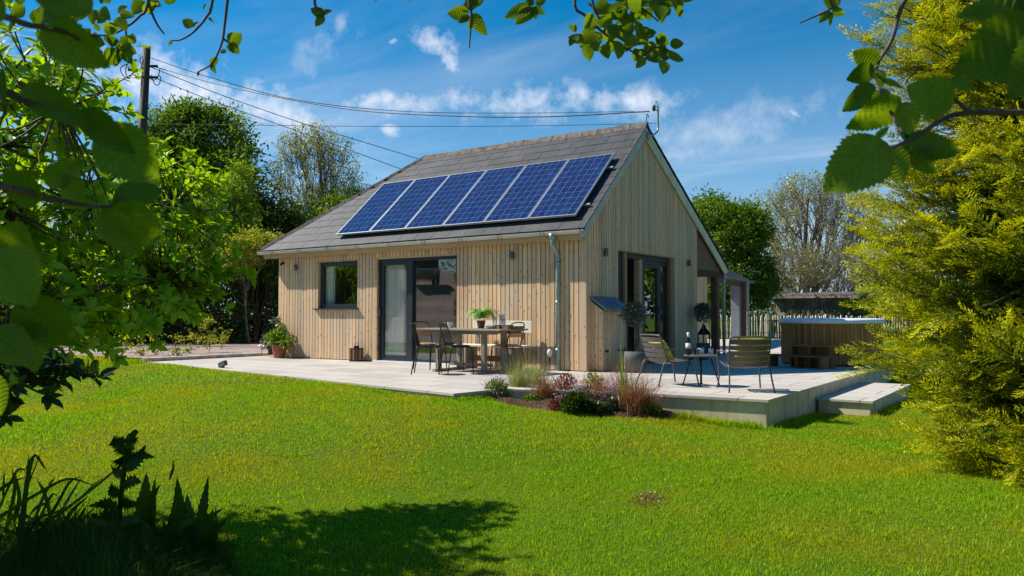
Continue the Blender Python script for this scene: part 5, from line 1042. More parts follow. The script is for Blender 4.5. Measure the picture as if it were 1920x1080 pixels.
for k in range(11):
    t_ = .10+.08*k; cz = -.10*t_**2; Lb_ = .36*(1-t_)**.8+.06
    nq((t_-.09, 0, cz), (1, 0, 0), .11, .020, t_*.8)
    for sg_ in (1, -1):
        a_ = sg_*R_(44+fr.normal()*7); d = np.array([math.cos(a_), math.sin(a_), fr.normal()*.18]); nb_ = max(2, int(Lb_/.062))
        for j in range(nb_):
            q = np.array([t_, 0, cz])+d*Lb_*j/nb_; rj = t_*.55+.5*(j/nb_); nq(q, d, Lb_/nb_*1.5, .020, rj)
            s2 = 1 if j % 2 else -1; a2 = a_+s2*R_(40); nq(q, (math.cos(a2), math.sin(a2), .12), .075*(1-.4*j/nb_), .018, rj+.15)
nq((.93, 0, -.09), (1, 0, 0), .10, .02, 1.0)
FR = (np.array(fr_v), [np.array(fr_f)]); FRR = np.array(fr_r)
tb = at(2085, 588, 6.3); tb = V3(tb[0], tb[1], float(hz(tb[0], tb[1]))); CN = thing('golden_conifer', 'large golden tipped conifer filling the right side of the view', 'tree', tuple(tb)); sg = [(tb+V3(0, 0, .5*k), tb+V3(0, 0, .5*(k+1)), .13-.009*k, .13-.009*(k+1)) for k in range(12)]; O = []; X = []; Zz = []; Sc = []; Rn = []
nb = 650
for k in range(nb):
    z = .12+5.9*(k/nb)**.92; a = k*2.39996+rng.normal()*.15; Rm = np.interp(z, [.3, .9, 1.5, 2.2, 3.0, 4.0, 5.2, 6.2], [1.35, 1.75, 2.15, 2.25, 2.0, 1.85, 1.55, 1.1])*rng.uniform(.60, .89); d0 = V3(math.cos(a), math.sin(a), 0); rise = rng.normal(.14, .17)
    b0 = tb+V3(0, 0, z-.25); e_ = b0+d0*Rm+V3(0, 0, Rm*(rise-.05)); q = curve(b0, e_, (0, 0, -.10*Rm), 8)
    if abs(z) > 0:
        for j in range(8): sg.append((q[j], q[j+1], .020*(1-.1*j), .020*(1-.1*(j+1))))
    side = V3(-d0[1], d0[0], 0)
    for j in range(17):
        u = .30+.70*j/16; i0 = min(7, int(u*8)); f_ = u*8-i0; p = q[i0]*(1-f_)+q[i0+1]*f_; dr = nrm(q[i0+1]-q[i0]); s_ = (-1)**j*rng.uniform(.45, 1.1)*(1-.6*(u > .93)); ln = (.46-.12*u)*rng.uniform(.7, 1.2)
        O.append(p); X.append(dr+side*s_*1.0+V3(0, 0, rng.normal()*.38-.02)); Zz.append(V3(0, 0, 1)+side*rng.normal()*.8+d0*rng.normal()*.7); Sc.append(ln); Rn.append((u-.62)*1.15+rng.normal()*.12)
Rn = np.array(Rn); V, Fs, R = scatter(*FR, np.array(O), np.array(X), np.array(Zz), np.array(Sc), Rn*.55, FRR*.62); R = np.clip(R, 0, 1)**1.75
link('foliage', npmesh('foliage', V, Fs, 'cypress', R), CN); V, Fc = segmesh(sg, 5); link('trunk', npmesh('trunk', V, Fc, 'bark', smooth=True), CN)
# --- big leafy shrub on the left
print('shrub')
def leafshrub(name, label, base, blobs, ntip, size, mat, rad=.045, nlimb=11, wh=(4, 8), pxlim=None, sag=.04):
    base = np.array(base, float); t = thing(name, label, 'shrub', tuple(base)); vol = np.array([np.prod(c[1]) for c in blobs])**.75; cnt = (ntip*vol/vol.sum()).astype(int)+2
    C = np.concatenate([np.array(c[0])+(randdir(k)*(rng.random(k)**.45)[:, None]*c[1][0])@np.diag([1, 1, c[1][2]/c[1][0]]) for k, c in zip(cnt, blobs)]); C = C[C[:, 2] > base[2]+.2]; seeds = C[rng.choice(len(C), nlimb, False)]
    for _ in range(4): lab = ((C[:, None]-seeds[None])**2).sum(-1).argmin(1); seeds = np.array([C[lab == i].mean(0) if (lab == i).any() else seeds[i] for i in range(nlimb)])
    sg = []; O = []; X = []; Z_ = []; Sz = []
    for i, s in enumerate(seeds):
        b0 = base+rng.normal(size=3)*[.12, .12, 0]; q = curve(b0, s, (s-base)*V3(-.22, -.22, .10), 10)
        for k in range(10): sg.append((q[k], q[k+1], rad*(1-.08*k)*.8, rad*(1-.08*(k+1))*.8))
        for v in C[lab == i]:
            dd = np.linalg.norm(q-v, axis=1)-np.linspace(0, .22, 11); j = int(dd.argmin()); a_ = q[j]; L = np.linalg.norm(v-a_); w_ = curve(a_, v, V3(0, 0, -sag*L)+rng.normal(size=3)*.05*L, 5)
            for k in range(5): sg.append((w_[k], w_[k+1], .0085*(1-.13*k), .0085*(1-.13*(k+1))))
            D = nrm(w_[5]-w_[4]+[0, 0, .04]); s1 = nrm(np.cross(D, randdir(1)[0])); s2 = np.cross(D, s1)
            m = rng.integers(*wh)
            for k in range(m):      # whorl at the tip, opposite pairs behind
                a = 6.283*k/m+rng.normal()*.25; r_ = s1*math.cos(a)+s2*math.sin(a); O.append(v-D*rng.uniform(0, .03)); X.append(D*rng.uniform(.35, .95)+r_+V3(0, 0, .05)); Z_.append(D*1.2-r_*.4+V3(0, 0, .5)); Sz.append(size*rng.uniform(.65, 1.2))
            for kk in (2, 3, 4):
                for sgn in (1, -1): a = rng.random()*6.28; r_ = (s1*math.cos(a)+s2*math.sin(a))*sgn; O.append(w_[kk]+(w_[kk+1 if kk < 5 else 5]-w_[kk])*rng.random()); X.append(D*.4+r_+V3(0, 0, .1)); Z_.append(D*.8-r_*.3+V3(0, 0, .7)); Sz.append(size*rng.uniform(.5, 1.1))
    V, Fc = segmesh(sg, 6); link('branches', npmesh('branches', V, Fc, 'twig', smooth=True), t); V, Fs, R = scatter(*LEAF, np.array(O), np.array(X), np.array(Z_), np.array(Sz)); link('leaves', npmesh('leaves', V, Fs, mat, R), t); return t
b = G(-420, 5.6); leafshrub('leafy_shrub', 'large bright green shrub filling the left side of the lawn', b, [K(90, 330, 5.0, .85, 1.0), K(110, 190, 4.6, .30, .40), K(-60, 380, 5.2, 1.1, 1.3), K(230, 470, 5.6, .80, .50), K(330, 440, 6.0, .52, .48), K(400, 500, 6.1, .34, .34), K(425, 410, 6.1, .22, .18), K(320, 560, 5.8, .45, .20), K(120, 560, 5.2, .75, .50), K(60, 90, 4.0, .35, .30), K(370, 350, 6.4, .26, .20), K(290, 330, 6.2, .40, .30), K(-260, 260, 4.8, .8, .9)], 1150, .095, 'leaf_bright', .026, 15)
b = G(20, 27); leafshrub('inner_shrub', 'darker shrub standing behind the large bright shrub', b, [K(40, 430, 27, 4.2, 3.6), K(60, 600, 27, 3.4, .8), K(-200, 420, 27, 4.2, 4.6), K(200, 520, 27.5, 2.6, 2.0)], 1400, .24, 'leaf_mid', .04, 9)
b = G(-420, 3.6); leafshrub('low_shrub', 'small dark leaved shrub at the left edge of the lawn', b, [K(30, 690, 3.4, .38, .16), K(110, 690, 3.5, .22, .07), K(-60, 640, 3.4, .4, .3), K(10, 760, 3.3, .12, .06), K(-300, 600, 3.9, .75, .6), K(-380, 420, 4.0, .7, .6)], 620, .075, 'leaf_dark', .02, 6)  # last two blobs are added out of view to shade the lower left weeds
# --- overhanging hazel branches near the camera
def hazel(B, Tp, wid, nrmv, cup=.12, nu=44, nv=9, serr=7, droop=.12):
    """one pleated, toothed hazel leaf from base point B to tip Tp"""
    B = np.array(B); Tp = np.array(Tp); X = Tp-B; L = np.linalg.norm(X); X /= L; Z = np.array(nrmv, float); Z = nrm(Z-X*(Z@X)); Y = np.cross(Z, X); V = []; UV = []
    for i in range(nu+1):
        u = i/nu; w_ = (math.sin(math.pi*min(1, u**.72))**.75)*(1-.10*u) if 0 < u < 1 else 0.0; w_ = w_*wid*L/2*(1-.25*max(0, u-.75)*2); tooth = (1+.17*((u*serr*2.2) % 1)-.06)
        for j in range(nv):
            v = -1+2*j/(nv-1); ww = w_*(tooth if abs(v) > .99 else 1); pl = .014*L*math.sin((u-.31*abs(v))*62.8)*(1-abs(v)**4)*(w_ > 0); x = u*L+ (.03*L*((u*serr*2.2) % 1) if abs(v) > .99 else 0)-abs(v)*.0
            z = cup*L*.5*v*v*(w_/(wid*L/2+1e-9))-droop*L*u*u+pl; V.append(B+X*x+Y*ww*v+Z*z); UV.append((u, v*.5+.5))
    idx = np.arange((nu+1)*nv).reshape(nu+1, nv); Fq = np.stack([idx[:-1, :-1], idx[1:, :-1], idx[1:, 1:], idx[:-1, 1:]], -1).reshape(-1, 4); return np.array(V), Fq, np.array(UV)
def hazeltree(name, label, base, limbs, leaves, mat='leaf_hazel', crown=None):
    t = thing(name, label, 'tree', tuple(base)); sg = []
    for pts, r0, r1 in limbs:
        q = smoothpath(pts, 5); n = len(q)-1
        for k in range(n): sg.append((q[k], q[k+1], r0+(r1-r0)*k/n, r0+(r1-r0)*(k+1)/n))
    V, Fc = segmesh(sg, 7); link('branches', npmesh('branches', V, Fc, 'twig', smooth=True), t); VV = []; FF = []; UU = []; RR = []; o = 0
    for lf in leaves:
        v, f_, uv = hazel(*lf); VV.append(v); FF.append(f_+o); UU.append(uv); RR.append(np.full(len(f_), rng.random())); o += len(v)
    link('leaves', npmesh('leaves', np.concatenate(VV), np.concatenate(FF), mat, np.concatenate(RR), np.concatenate(UU), smooth=True), t)
    if crown: 
        cs = []
        for cc, rr_, n in crown: cs.append(scatter(*LEAF, cloudpts(n, cc, rr_, .1), randdir(n), randdir(n, 1.5), .085*rng.uniform(.7, 1.2, n)))
        V, Fs, R = merge(cs); link('crown', npmesh('crown', V, Fs, 'leaf_mid', R), t)  # unseen leaf clouds, added only to keep sun off the near leaves
    return t
def LF(bx, by, tx, ty, d, wid=.8, dz=0.0, tilt=None, cup=.12, droop=.12):   # leaf by base/tip direction at distance d, tip dz further away
    tl = V3(*(tilt if tilt else (rng.normal()*.35, rng.normal()*.35, 0))); n_ = -cFw+cRt*tl[0]+cUp*tl[1]; return (at(bx, by, d), at(tx, ty, d+dz), wid, n_, cup, 44, 9, 7, droop)
# left, closest leaves (about a metre from the lens)
LL = [LF(78, 40, 195, 125, .95, .62), LF(95, 55, 120, -45, .92, .75), LF(170, 25, 60, -25, .9, .7), LF(5, 130, 2, 200, .9, .6), LF(40, 165, 165, 232, .95, .42), LF(150, 205, 250, 290, .98, .5, .02), LF(180, 245, 302, 338, 1.02, .78, .05), LF(85, 345, 155, 300, 1.05, .6),
      LF(80, 370, -5, 330, .95, .8), LF(210, 385, 300, 350, 1.08, .8), LF(205, 392, 306, 455, 1.05, .85, .03), LF(190, 395, 262, 480, 1.02, .58), LF(160, 385, 110, 330, 1.05, .85), LF(40, 415, 25, 535, .98, .62, .03), LF(-10, 470, 60, 570, .84, .95), LF(40, 555, 130, 655, .92, .85, .03), LF(45, 590, 60, 700, .94, .7), LF(-20, 620, 60, 680, .9, .8), LF(-10, 700, 0, 780, 1.2, .5), LF(250, 375, 200, 425, 1.1, .7), LF(10, 35, -40, -20, .85, .8)]
limbs = [([at(-260, 250, .9), at(-60, 40, .92), at(60, 48, .94), at(120, 60, .95), at(150, 75, .95)], .0055, .002), ([at(-260, 250, .9), at(-40, 170, .92), at(60, 195, .95), at(150, 215, .98), at(175, 245, 1.0)], .006, .002), ([at(-260, 330, .9), at(-30, 345, .92), at(80, 368, .96), at(160, 385, 1.02), at(215, 388, 1.06)], .006, .002), ([at(-260, 330, .9), at(-60, 460, .88), at(0, 545, .88), at(45, 580, .92)], .006, .002), ([at(-700, 900, 1.6), at(-500, 500, 1.1), at(-260, 290, .9)], .03, .008)]
bse = at(-900, 588, 2.2); bse[2] = float(hz(bse[0], bse[1]))
limbs[-1] = ([bse, at(-700, 420, 1.7), at(-450, 300, 1.1), at(-255, 290, .9)], .05, .008)
sh = V3(-SX, -SY, 1)
hazeltree('hazel_tree', 'hazel whose large dark leaves hang close at the left edge', bse, limbs, LL, crown=[(at(110, 60, .95)+sh*1.15, (.36, .36, .16), 300), (at(150, 290, .95)+sh*1.25, (.36, .36, .2), 150), (at(60, 560, .9)+sh*1.2, (.34, .34, .2), 300)])  # crown: unseen leaf clumps added sunward to shade these close leaves
# overhead twigs: (polyline of px, r), leaves along
def cluster(cx, cy, d, n, s, spread=(26, 20), down=.5):
    out = []
    for k in range(n):
        a = 6.283*k/n+rng.normal()*.4; bx = cx+math.cos(a)*spread[0]*.25; by = cy+math.sin(a)*spread[1]*.25; L = s*rng.uniform(.7, 1.15); out.append(LF(bx, by, bx+math.cos(a)*L, by+math.sin(a)*L*.8+down*L*.3, d*rng.uniform(.97, 1.03), rng.uniform(.65, .9), rng.normal()*.02))
    return out
TW = [([(300, -160), (278, 2), (262, 30), (235, 52), (205, 66), (170, 64)], 2.6), ([(278, 2), (285, 25), (296, 48), (308, 64)], 2.6), ([(235, 50), (237, 70), (237, 84)], 2.6), ([(420, -160), (398, 2), (388, 30), (365, 58), (340, 74), (322, 76)], 2.5), ([(450, -160), (428, -10), (422, 40), (416, 80), (398, 118), (370, 136)], 2.4), ([(418, 72), (432, 82)], 2.4), ([(608, -150), (590, -5), (602, 20), (608, 30)], 2.4), ([(900, -160), (880, -10), (884, 25), (882, 60), (880, 90)], 2.4), ([(1000, -150), (990, -10), (1000, 8)], 2.5),
      ([(1120, -170), (1078, -5), (1098, 30), (1130, 60), (1165, 85), (1200, 102), (1250, 110)], 2.5), ([(1120, -170), (1110, 0), (1150, 60), (1180, 85)], 2.5), ([(1175, -5), (1174, 26)], 2.5), ([(1175, -5), (1210, 20), (1235, 40)], 2.5), ([(1580, -120), (1572, 0), (1555, 18), (1500, 43)], 2.3), ([(1210, 102), (1225, 90), (1240, 88)], 2.5), ([(1290, -60), (1240, -20), (1205, -5), (1120, -5)], 2.5)]
LT = cluster(225, 88, 2.6, 7, 34)+cluster(250, 88, 2.6, 5, 30)+cluster(190, 62, 2.6, 5, 32)+cluster(160, 75, 2.6, 5, 32)+cluster(274, -2, 2.6, 5, 30)+cluster(300, 0, 2.6, 3, 26)+cluster(120, 20, 2.7, 9, 42, (60, 40))+cluster(60, 8, 2.7, 8, 40, (60, 40))+cluster(180, 8, 2.6, 9, 34, (60, 40))+cluster(215, 28, 2.6, 5, 30, (40, 20))
LT += [LF(362, 50, 341, 36, 2.5, .8), LF(360, 50, 372, 40, 2.5, .6), LF(322, 76, 316, 84, 2.5, .8), LF(388, 8, 380, 18, 2.5, .7), LF(391, 33, 402, 42, 2.5, .4), LF(430, 82, 452, 62, 2.4, .95), LF(430, 82, 448, 100, 2.4, .8), LF(428, 82, 438, 98, 2.4, .7), LF(425, 95, 412, 98, 2.4, .7), LF(395, 120, 409, 108, 2.4, .8), LF(396, 120, 404, 138, 2.4, .5), LF(372, 135, 371, 143, 2.4, .9),
       LF(608, 30, 582, 14, 2.4, .7), LF(608, 30, 590, 48, 2.4, .8), LF(604, 26, 622, 18, 2.4, .7), LF(700, -8, 706, 2, 2.4, .8), LF(765, -8, 768, 4, 2.4, .6),
       LF(884, 26, 911, 66, 2.4, .55), LF(880, 26, 838, 24, 2.4, .7), LF(880, 30, 858, 42, 2.4, .7), LF(884, 30, 880, 58, 2.4, .45), LF(884, 20, 884, -14, 2.4, .9), LF(876, 22, 865, 8, 2.4, .8), LF(886, 8, 908, -8, 2.4, .8),
       LF(998, 14, 945, 30, 2.5, .6), LF(998, 14, 966, 44, 2.5, .7), LF(1000, 14, 1022, 26, 2.5, .6), LF(1000, 14, 990, 38, 2.5, .7), LF(1002, 12, 1002, 36, 2.5, .7), LF(1000, 10, 985, -8, 2.5, .8), LF(1004, 8, 1024, -2, 2.5, .8)]
for (x, y, n, s) in [(1085, 62, 3, 30), (1100, 80, 4, 34), (1122, 58, 5, 34), (1130, 78, 5, 34), (1155, 40, 5, 34), (1160, 72, 5, 32), (1185, 60, 5, 32), (1190, 40, 4, 32), (1200, 88, 4, 30), (1222, 72, 5, 32), (1215, 105, 3, 28), (1245, 108, 4, 34), (1250, 85, 3, 32), (1180, 10, 5, 34), (1210, 10, 4, 34), (1150, 5, 5, 34), (1240, 5, 5, 32), (1262, 10, 4, 30), (1120, 25, 3, 28), (1270, -8, 5, 30)]: LT += cluster(x, y, 2.5, n, s)
LT += [LF(1555, 20, 1536, 42, 2.3, .6), LF(1560, 20, 1585, 26, 2.3, .7), LF(1558, 18, 1545, -10, 2.3, .7), LF(1562, 14, 1570, -14, 2.3, .8), LF(1558, 22, 1556, 48, 2.3, .4)]
b2 = at(700, 588, -1.6); b2[2] = float(hz(b2[0], b2[1])); tops = at(700, -700, 1.9)
limbs = [([b2, b2+V3(.1, .2, 2.2), b2+V3(.1, .3, 3.6), tops+V3(0, 0, .4)], .09, .03)]
for pts, d in TW:
    P = [at(x, y, d) for x, y in pts]; st_ = P[0]
    if pts[0][1] < -100: limbs.append(([tops+V3(0, 0, .3), (tops+st_)/2+V3(0, 0, .35), st_, P[1]], .02, .005))
    limbs.append((P, .0055 if len(P) > 3 else .004, .0022))
hazeltree('hazel_tree', 'hazel tree overhead whose leafy twigs hang along the top edge', b2, limbs, LT)
# right branch
RL = [LF(1647, 118, 1600, 98, 1.75, .9), LF(1640, 128, 1590, 150, 1.75, .75), LF(1645, 130, 1655, 165, 1.7, .75), LF(1652, 152, 1698, 162, 1.7, .5), LF(1640, 160, 1583, 208, 1.7, .6), LF(1690, 185, 1590, 245, 1.45, .62, .03), LF(1655, 165, 1650, 215, 1.6, .7), LF(1785, 200, 1705, 160, 1.25, .95), LF(1700, 190, 1700, 262, 1.45, .75), LF(1665, 268, 1545, 355, 1.25, .80, .02), LF(1660, 275, 1700, 340, 1.3, .9), LF(1690, 272, 1812, 278, 1.3, .45, .02), LF(1700, 285, 1760, 320, 1.32, .8), LF(1640, 262, 1668, 235, 1.3, .4),
      LF(1960, 60, 1795, 130, .95, .85, .02), LF(1960, 20, 1800, 20, 1.2, .5), LF(1900, 70, 1870, 150, .98, .45), LF(1990, 60, 1900, 180, .9, .7), LF(1850, -30, 1880, 25, 1.3, .9), LF(1930, -40, 1905, 30, 1.2, .8), LF(1665, 285, 1640, 300, 1.3, .8), LF(1780, 150, 1830, 165, 1.2, .5)]
b3 = at(2600, 588, 1.2); b3[2] = float(hz(b3[0], b3[1]))
limbs = [([b3, at(2500, 100, 1.3), at(2200, 150, 1.3), at(2050, 205, 1.3)], .05, .010), ([at(2050, 205, 1.3), at(1920, 211, 1.3), at(1820, 212, 1.3), at(1770, 222, 1.3), at(1720, 256, 1.3), at(1660, 282, 1.28)], .006, .003), ([at(1820, 212, 1.3), at(1790, 185, 1.3), at(1750, 142, 1.3)], .004, .002), ([at(2050, 205, 1.3), at(1800, -120, 1.6), at(1700, -5, 1.75), at(1672, 75, 1.75), at(1648, 115, 1.75), at(1642, 140, 1.7)], .007, .003), ([at(1700, 256, 1.3), at(1680, 230, 1.4), at(1640, 150, 1.65)], .003, .002), ([at(2050, 205, 1.3), at(2000, 80, 1.0), at(1940, 60, .96)], .006, .003)]
hazeltree('hazel_tree', 'hazel branch with large leaves reaching in from the right edge', b3, limbs, RL, crown=[(at(1840, 110, 1.1)+sh*1.25, (.34, .34, .14), 260), (at(1690, 250, 1.4)+sh*1.35, (.28, .28, .12), 120)])  # crown: leaf clumps added above the view to put this branch in shade
# --- thistle, docks and iris at the lower left
print('weeds')
def spiky(pts, w0, w1, z=.0, nteeth=9, amp=.75):
    """toothed thistle leaf along a polyline in space facing the viewer loosely"""
    q = np.array(smoothpath(pts, 22)); n = len(q); V = []; Fq = []; nf = nrm(-cFw+rng.normal(size=3)*.5)
    for i in range(n):
        t_ = i/(n-1); d = nrm(q[min(i+1, n-1)]-q[max(i-1, 0)]); s = nrm(np.cross(d, nf)); w_ = (w0+(w1-w0)*t_)*math.sin(math.pi*min(1, .12+t_*.9))*(1-amp*.6+amp*((t_*nteeth) % 1)); V += [q[i]-s*w_, q[i]+nf*w_*.15, q[i]+s*w_]
    for i in range(n-1): Fq += [(3*i, 3*i+1, 3*i+4, 3*i+3), (3*i+1, 3*i+2, 3*i+5, 3*i+4)]
    return np.array(V), [np.array(Fq)], np.full(len(Fq), rng.random())
D0 = 4.3
def Q(x, y, dd=0): return at(x, y, D0+dd)
bs = Q(222, 1075); th_ = thing('thistle', 'tall spiny thistle silhouetted at the lower left of the lawn', 'plant', tuple(bs)); V, Fc = segmesh([(a, b_, .016, .013) for a, b_ in zip(*(lambda q: (q[:-1], q[1:]))(smoothpath([Q(222, 1075), Q(222, 1000), Q(228, 920), Q(236, 860), Q(240, 825), Q(256, 808)], 5)))], 6); link('stem', npmesh('stem', V, Fc, 'silhouette'), th_)
sp_ = [[(236, 830), (240, 845), (243, 870)], [(232, 838), (214, 828), (203, 834)], [(240, 858), (262, 855), (294, 858)], [(240, 870), (222, 862), (208, 868)], [(232, 890), (216, 884), (205, 868)], [(236, 880), (258, 862), (275, 830)], [(228, 915), (250, 900), (268, 905)], [(226, 925), (208, 920), (210, 902)], [(222, 955), (200, 945), (160, 950)], [(224, 960), (190, 970), (165, 962)], [(222, 935), (240, 945), (262, 940)], [(224, 985), (250, 975), (270, 990)], [(240, 835), (247, 822), (250, 810)], [(236, 850), (226, 838), (232, 815)]]
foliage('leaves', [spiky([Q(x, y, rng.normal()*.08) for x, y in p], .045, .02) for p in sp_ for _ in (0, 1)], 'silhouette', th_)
def dock(label, bx, by, lst):
    b0 = Q(bx, by); t = thing('dock_plant', label, 'plant', tuple(b0)); ps = []
    for (x0, y0, x1, y1, w_) in lst:
        a = Q(x0, y0, rng.normal()*.1); c = Q(x1, y1, rng.normal()*.15); mid = (a+c)/2+cRt*rng.normal()*.03; ps.append(spiky([a, mid, c], w_*.62, w_*.5, nteeth=13, amp=.35))
    for k in range(16): a = Q(bx+rng.normal()*28, by-15, rng.normal()*.15); c = Q(bx+rng.normal()*62, by-rng.uniform(35, 120), rng.normal()*.2); ps.append(spiky([a, (a+c)/2+cUp*.03, c], rng.uniform(.02, .05), .02, nteeth=9, amp=.4))
    foliage('leaves', ps, 'silhouette', t)
dock('broad leaved dock clump right of the thistle', 270, 1060, [(262, 1050, 275, 880, .10), (285, 1040, 292, 890, .08), (250, 1050, 262, 960, .08), (300, 1050, 330, 930, .07), (270, 1060, 300, 1000, .1), (240, 1060, 250, 985, .09), (290, 960, 302, 905, .03)])
dock('tallest upright dock leaves at the right of the weeds', 345, 1070, [(330, 1060, 332, 888, .085), (345, 1060, 350, 920, .08), (362, 1050, 392, 885, .07), (370, 1060, 400, 950, .08), (350, 1070, 375, 965, .10), (322, 1060, 318, 960, .08), (385, 1050, 432, 965, .05), (395, 1060, 405, 940, .035), (318, 900, 325, 860, .02), (310, 1070, 340, 1010, .12), (360, 1080, 420, 1010, .08)])
ir = thing('iris_clump', 'clump of dark arching iris leaves at the lower left corner', 'plant', tuple(Q(60, 1100))); ps = []
def blade(pts, w_):
    q = np.array(smoothpath([Q(x, y, rng.normal()*.05) for x, y in pts], 6)); n = len(q); nf = nrm(-cFw+rng.normal(size=3)*.6); V = []; Fq = []
    for i in range(n): d = nrm(q[min(i+1, n-1)]-q[max(i-1, 0)]); s = nrm(np.cross(d, nf)); ww = w_*(1-(i/(n-1))**3)+.001; V += [q[i]-s*ww, q[i]+s*ww]
    for i in range(n-1): Fq.append((2*i, 2*i+1, 2*i+3, 2*i+2))
    return np.array(V), [np.array(Fq)], np.full(len(Fq), rng.random())
bl = [[(40, 1000), (48, 930), (54, 850)], [(30, 1010), (50, 920), (78, 845)], [(38, 1000), (60, 860), (88, 882)], [(5, 1000), (6, 930), (8, 880)], [(-5, 960), (30, 885), (48, 880), (55, 860)], [(60, 990), (78, 940), (95, 905), (103, 898)], [(75, 1000), (110, 940), (130, 905), (152, 892)], [(10, 1000), (28, 915), (22, 880)], [(-10, 975), (80, 920), (130, 898), (180, 912)], [(50, 1030), (90, 940), (108, 930), (145, 978)], [(0, 1015), (100, 970), (200, 895), (240, 862)], [(20, 1050), (60, 960), (100, 940)], [(90, 1020), (120, 950), (155, 892)], [(100, 1030), (130, 965), (165, 930)], [(0, 1010), (60, 975), (130, 950), (180, 905), (215, 885)], [(20, 990), (36, 940), (30, 890)], [(-10, 925), (20, 905), (46, 895)], [(105, 1010), (85, 930), (70, 900)], [(0, 1080), (50, 990), (95, 960)], [(130, 1030), (150, 970), (172, 935)]]
for p in bl: ps.append(blade([(x, y) for x, y in p], .012 if len(p) < 4 else .008))
for k in range(40): x = rng.uniform(-40, 190); ps.append(blade([(x, 1100), (x+rng.normal()*15, 1020), (x+rng.normal()*45, rng.uniform(930, 990))], .008))
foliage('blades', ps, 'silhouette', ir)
# --- grass
print('grass')
def scattergrass(n, xr, yr, dens=None):
    x = rng.uniform(*xr, n); y = rng.uniform(*yr, n); return x, y
rel = lambda x, y: ((x-CAM[0])*cRt[0]+(y-CAM[1])*cRt[1], (x-CAM[0])*f0[0]+(y-CAM[1])*f0[1])
def lawnmask(x, y):
    ok = ~inpoly(x, y, [(a, b_) for a, b_ in PA]); ok &= ~((x > 3.9) & (x < 4.66) & (y > -.5) & (y < 2.65)); ok &= ~inpoly(x, y, BED); ok &= ~inpoly(x, y, [(a, b_) for a, b_ in gp]); ok &= ~((x > -8.2) & (x < 0) & (y > -.1) & (y < 5.2)); ok &= ~inpoly(x, y, [(-12, -9), (-34, -14), (-40, -40), (-14, -40), (-9, -20)]); return ok
def blades(x, y, h, w_, mat, name, parent=None, lean=.5):
    n = len(x); z = hz(x, y)-.004; az = rng.random(n)*6.283; ln = rng.random(n)*lean; hh = h*rng.uniform(.55, 1.25, n); s = np.c_[np.cos(az+1.57), np.sin(az+1.57), np.zeros(n)]*(w_/2)[:, None]; P = np.c_[x, y, z]; d = np.c_[np.cos(az), np.sin(az), np.zeros(n)]
    mid = P+d*(hh*ln*.35)[:, None]+np.c_[np.zeros((n, 2)), hh*.6]; tip = P+d*(hh*ln*1.1)[:, None]+np.c_[np.zeros((n, 2)), hh*(1-.35*ln)]
    V = np.stack([P-s, P+s, mid+s*.75, mid-s*.75, tip], 1).reshape(-1, 3); off = (np.arange(n)*5)[:, None, None]; q = (np.array([[0, 1, 2, 3]])[None]+off).reshape(-1, 4); t3 = (np.array([[3, 2, 4]])[None]+off).reshape(-1, 3); r = rng.random(n)
    return V, [q, t3], np.r_[r, r]
parts = []
for (n, d0, d1, hgt, wd_) in ((400000, 2.2, 7.0, .024, .0034), (280000, 7, 11.5, .026, .0055), (150000, 11.5, 19, .03, .010), (60000, 19, 36, .04, .022)):
    f_ = np.sqrt(rng.uniform(d0**2, d1**2, n)); l_ = f_*rng.uniform(-.80, .82, n); x = CAM[0]+cRt[0]*l_+f0[0]*f_; y = CAM[1]+cRt[1]*l_+f0[1]*f_; ok = lawnmask(x, y); x = x[ok]; y = y[ok]; cl = .75+.5*np.sin(x*3.1+np.sin(y*2.3)*1.5)*np.sin(y*2.7+x); parts.append(blades(x, y, hgt*(.85+.25*cl), np.full(len(x), wd_), 'grass_blade', 'g'))
nt = 520; f_ = np.sqrt(rng.uniform(3.2**2, 12**2, nt)); l_ = f_*rng.uniform(-.75, .75, nt); cx_ = CAM[0]+cRt[0]*l_+f0[0]*f_; cy_ = CAM[1]+cRt[1]*l_+f0[1]*f_; k_ = rng.integers(8, 70, nt); x = np.repeat(cx_, k_)+rng.normal(size=k_.sum())*.035; y = np.repeat(cy_, k_)+rng.normal(size=k_.sum())*.035; ok = lawnmask(x, y); parts.append(blades(x[ok], y[ok], .048, np.full(ok.sum(), .005), 'g', 'g', lean=1.1))
n = 60000; x, y = scattergrass(n, (-6, 16), (-20, 6)); ok = lawnmask(x, y); parts.append(blades(x[ok], y[ok], .035, np.full(ok.sum(), .012), 'g', 'g'))
V, Fs, R = merge(parts); tag(link('lawn_grass', npmesh('lawn_grass', V, Fs, 'grass_blade', R)), kind='stuff')
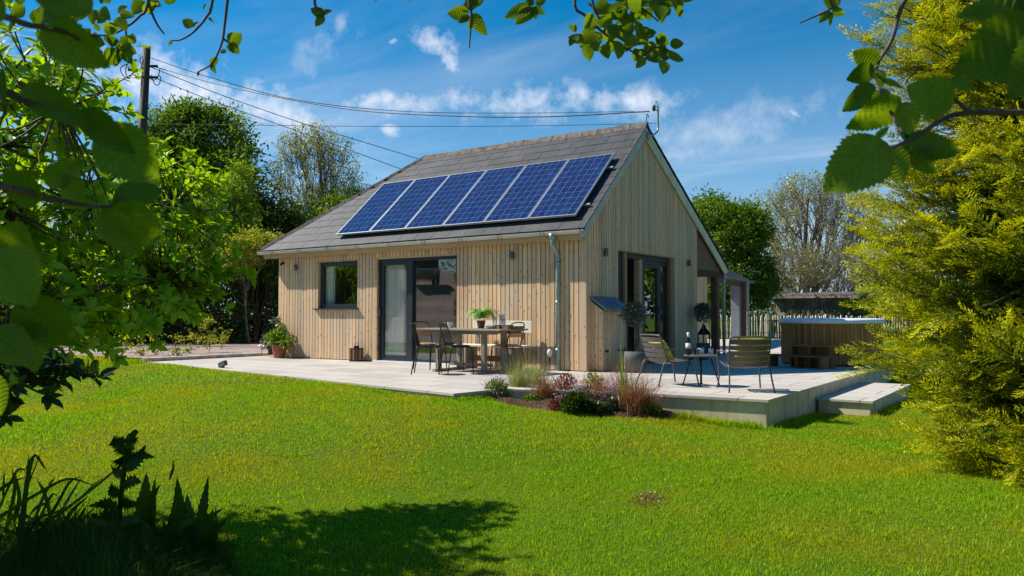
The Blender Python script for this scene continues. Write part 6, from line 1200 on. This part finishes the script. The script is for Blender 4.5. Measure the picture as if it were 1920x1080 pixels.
# uncut grass along edges and under the weeds
parts = []
def edge(a, b_, n, sp, h, w_=.006):
    a = np.array(a); b_ = np.array(b_); u = rng.random(n)[:, None]; p = a+(b_-a)*u+rng.normal(size=(n, 2))*sp; ok = lawnmask(p[:, 0], p[:, 1]); p = p[ok]; parts.append(blades(p[:, 0], p[:, 1], h, np.full(len(p), w_), 'g', 'g', lean=.9))
edge((2.9, -3.0), (3.9, -2.75), 1500, .06, .10); edge((-8.9, -2.9), (.45, -4.27), 4500, .05, .05); edge((-14, -3.1), (-8.9, -2.9), 5000, .14, .13, .01); edge((4.0, -2.6), (4.0, -.6), 900, .05, .06); edge((.5, -4.2), (.65, -3.5), 700, .05, .07); edge((4.7, -.6), (4.72, 2), 600, .05, .08); edge((.2, -4.0), (2.9, -3.5), 1800, .07, .05)
V, Fs, R = merge(parts); tag(link('edge_grass', npmesh('edge_grass', V, Fs, 'grass_blade', R)), kind='stuff')
parts = []
for k in range(9000):
    pass
n = 26000; px = rng.normal(180, 170, n); dd = rng.uniform(2.8, 4.5, n); l_ = (px-960)/F*dd; x = CAM[0]+cRt[0]*l_+f0[0]*dd; y = CAM[1]+cRt[1]*l_+f0[1]*dd; ok = px < 440; px = px[ok]; x = x[ok]; y = y[ok]; hgt = .16+.22*np.clip(1-abs(px-200)/260, 0, 1)
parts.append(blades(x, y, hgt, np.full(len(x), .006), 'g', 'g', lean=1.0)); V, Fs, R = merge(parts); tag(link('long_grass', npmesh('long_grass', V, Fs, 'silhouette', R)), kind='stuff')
# molehill scrape and fallen bits on the lawn
p = onz(1215, 975, -.47); n = 380; x = p[0]+rng.normal(size=n)*.06; y = p[1]+rng.normal(size=n)*.10; O = np.c_[x, y, hz(x, y)+.012+rng.random(n)*.02]; cp_ = thing('grass_clippings', 'small heap of dry clippings on the lawn right of centre', 'clippings', (p[0], p[1], float(hz(p[0], p[1])))); foliage('dry_leaves', [scatter(*LEAF4, O, randdir(n), randdir(n, 1), .018)], 'sedge', cp_); del cp_['category']; cp_['kind'] = 'stuff'
print('done')
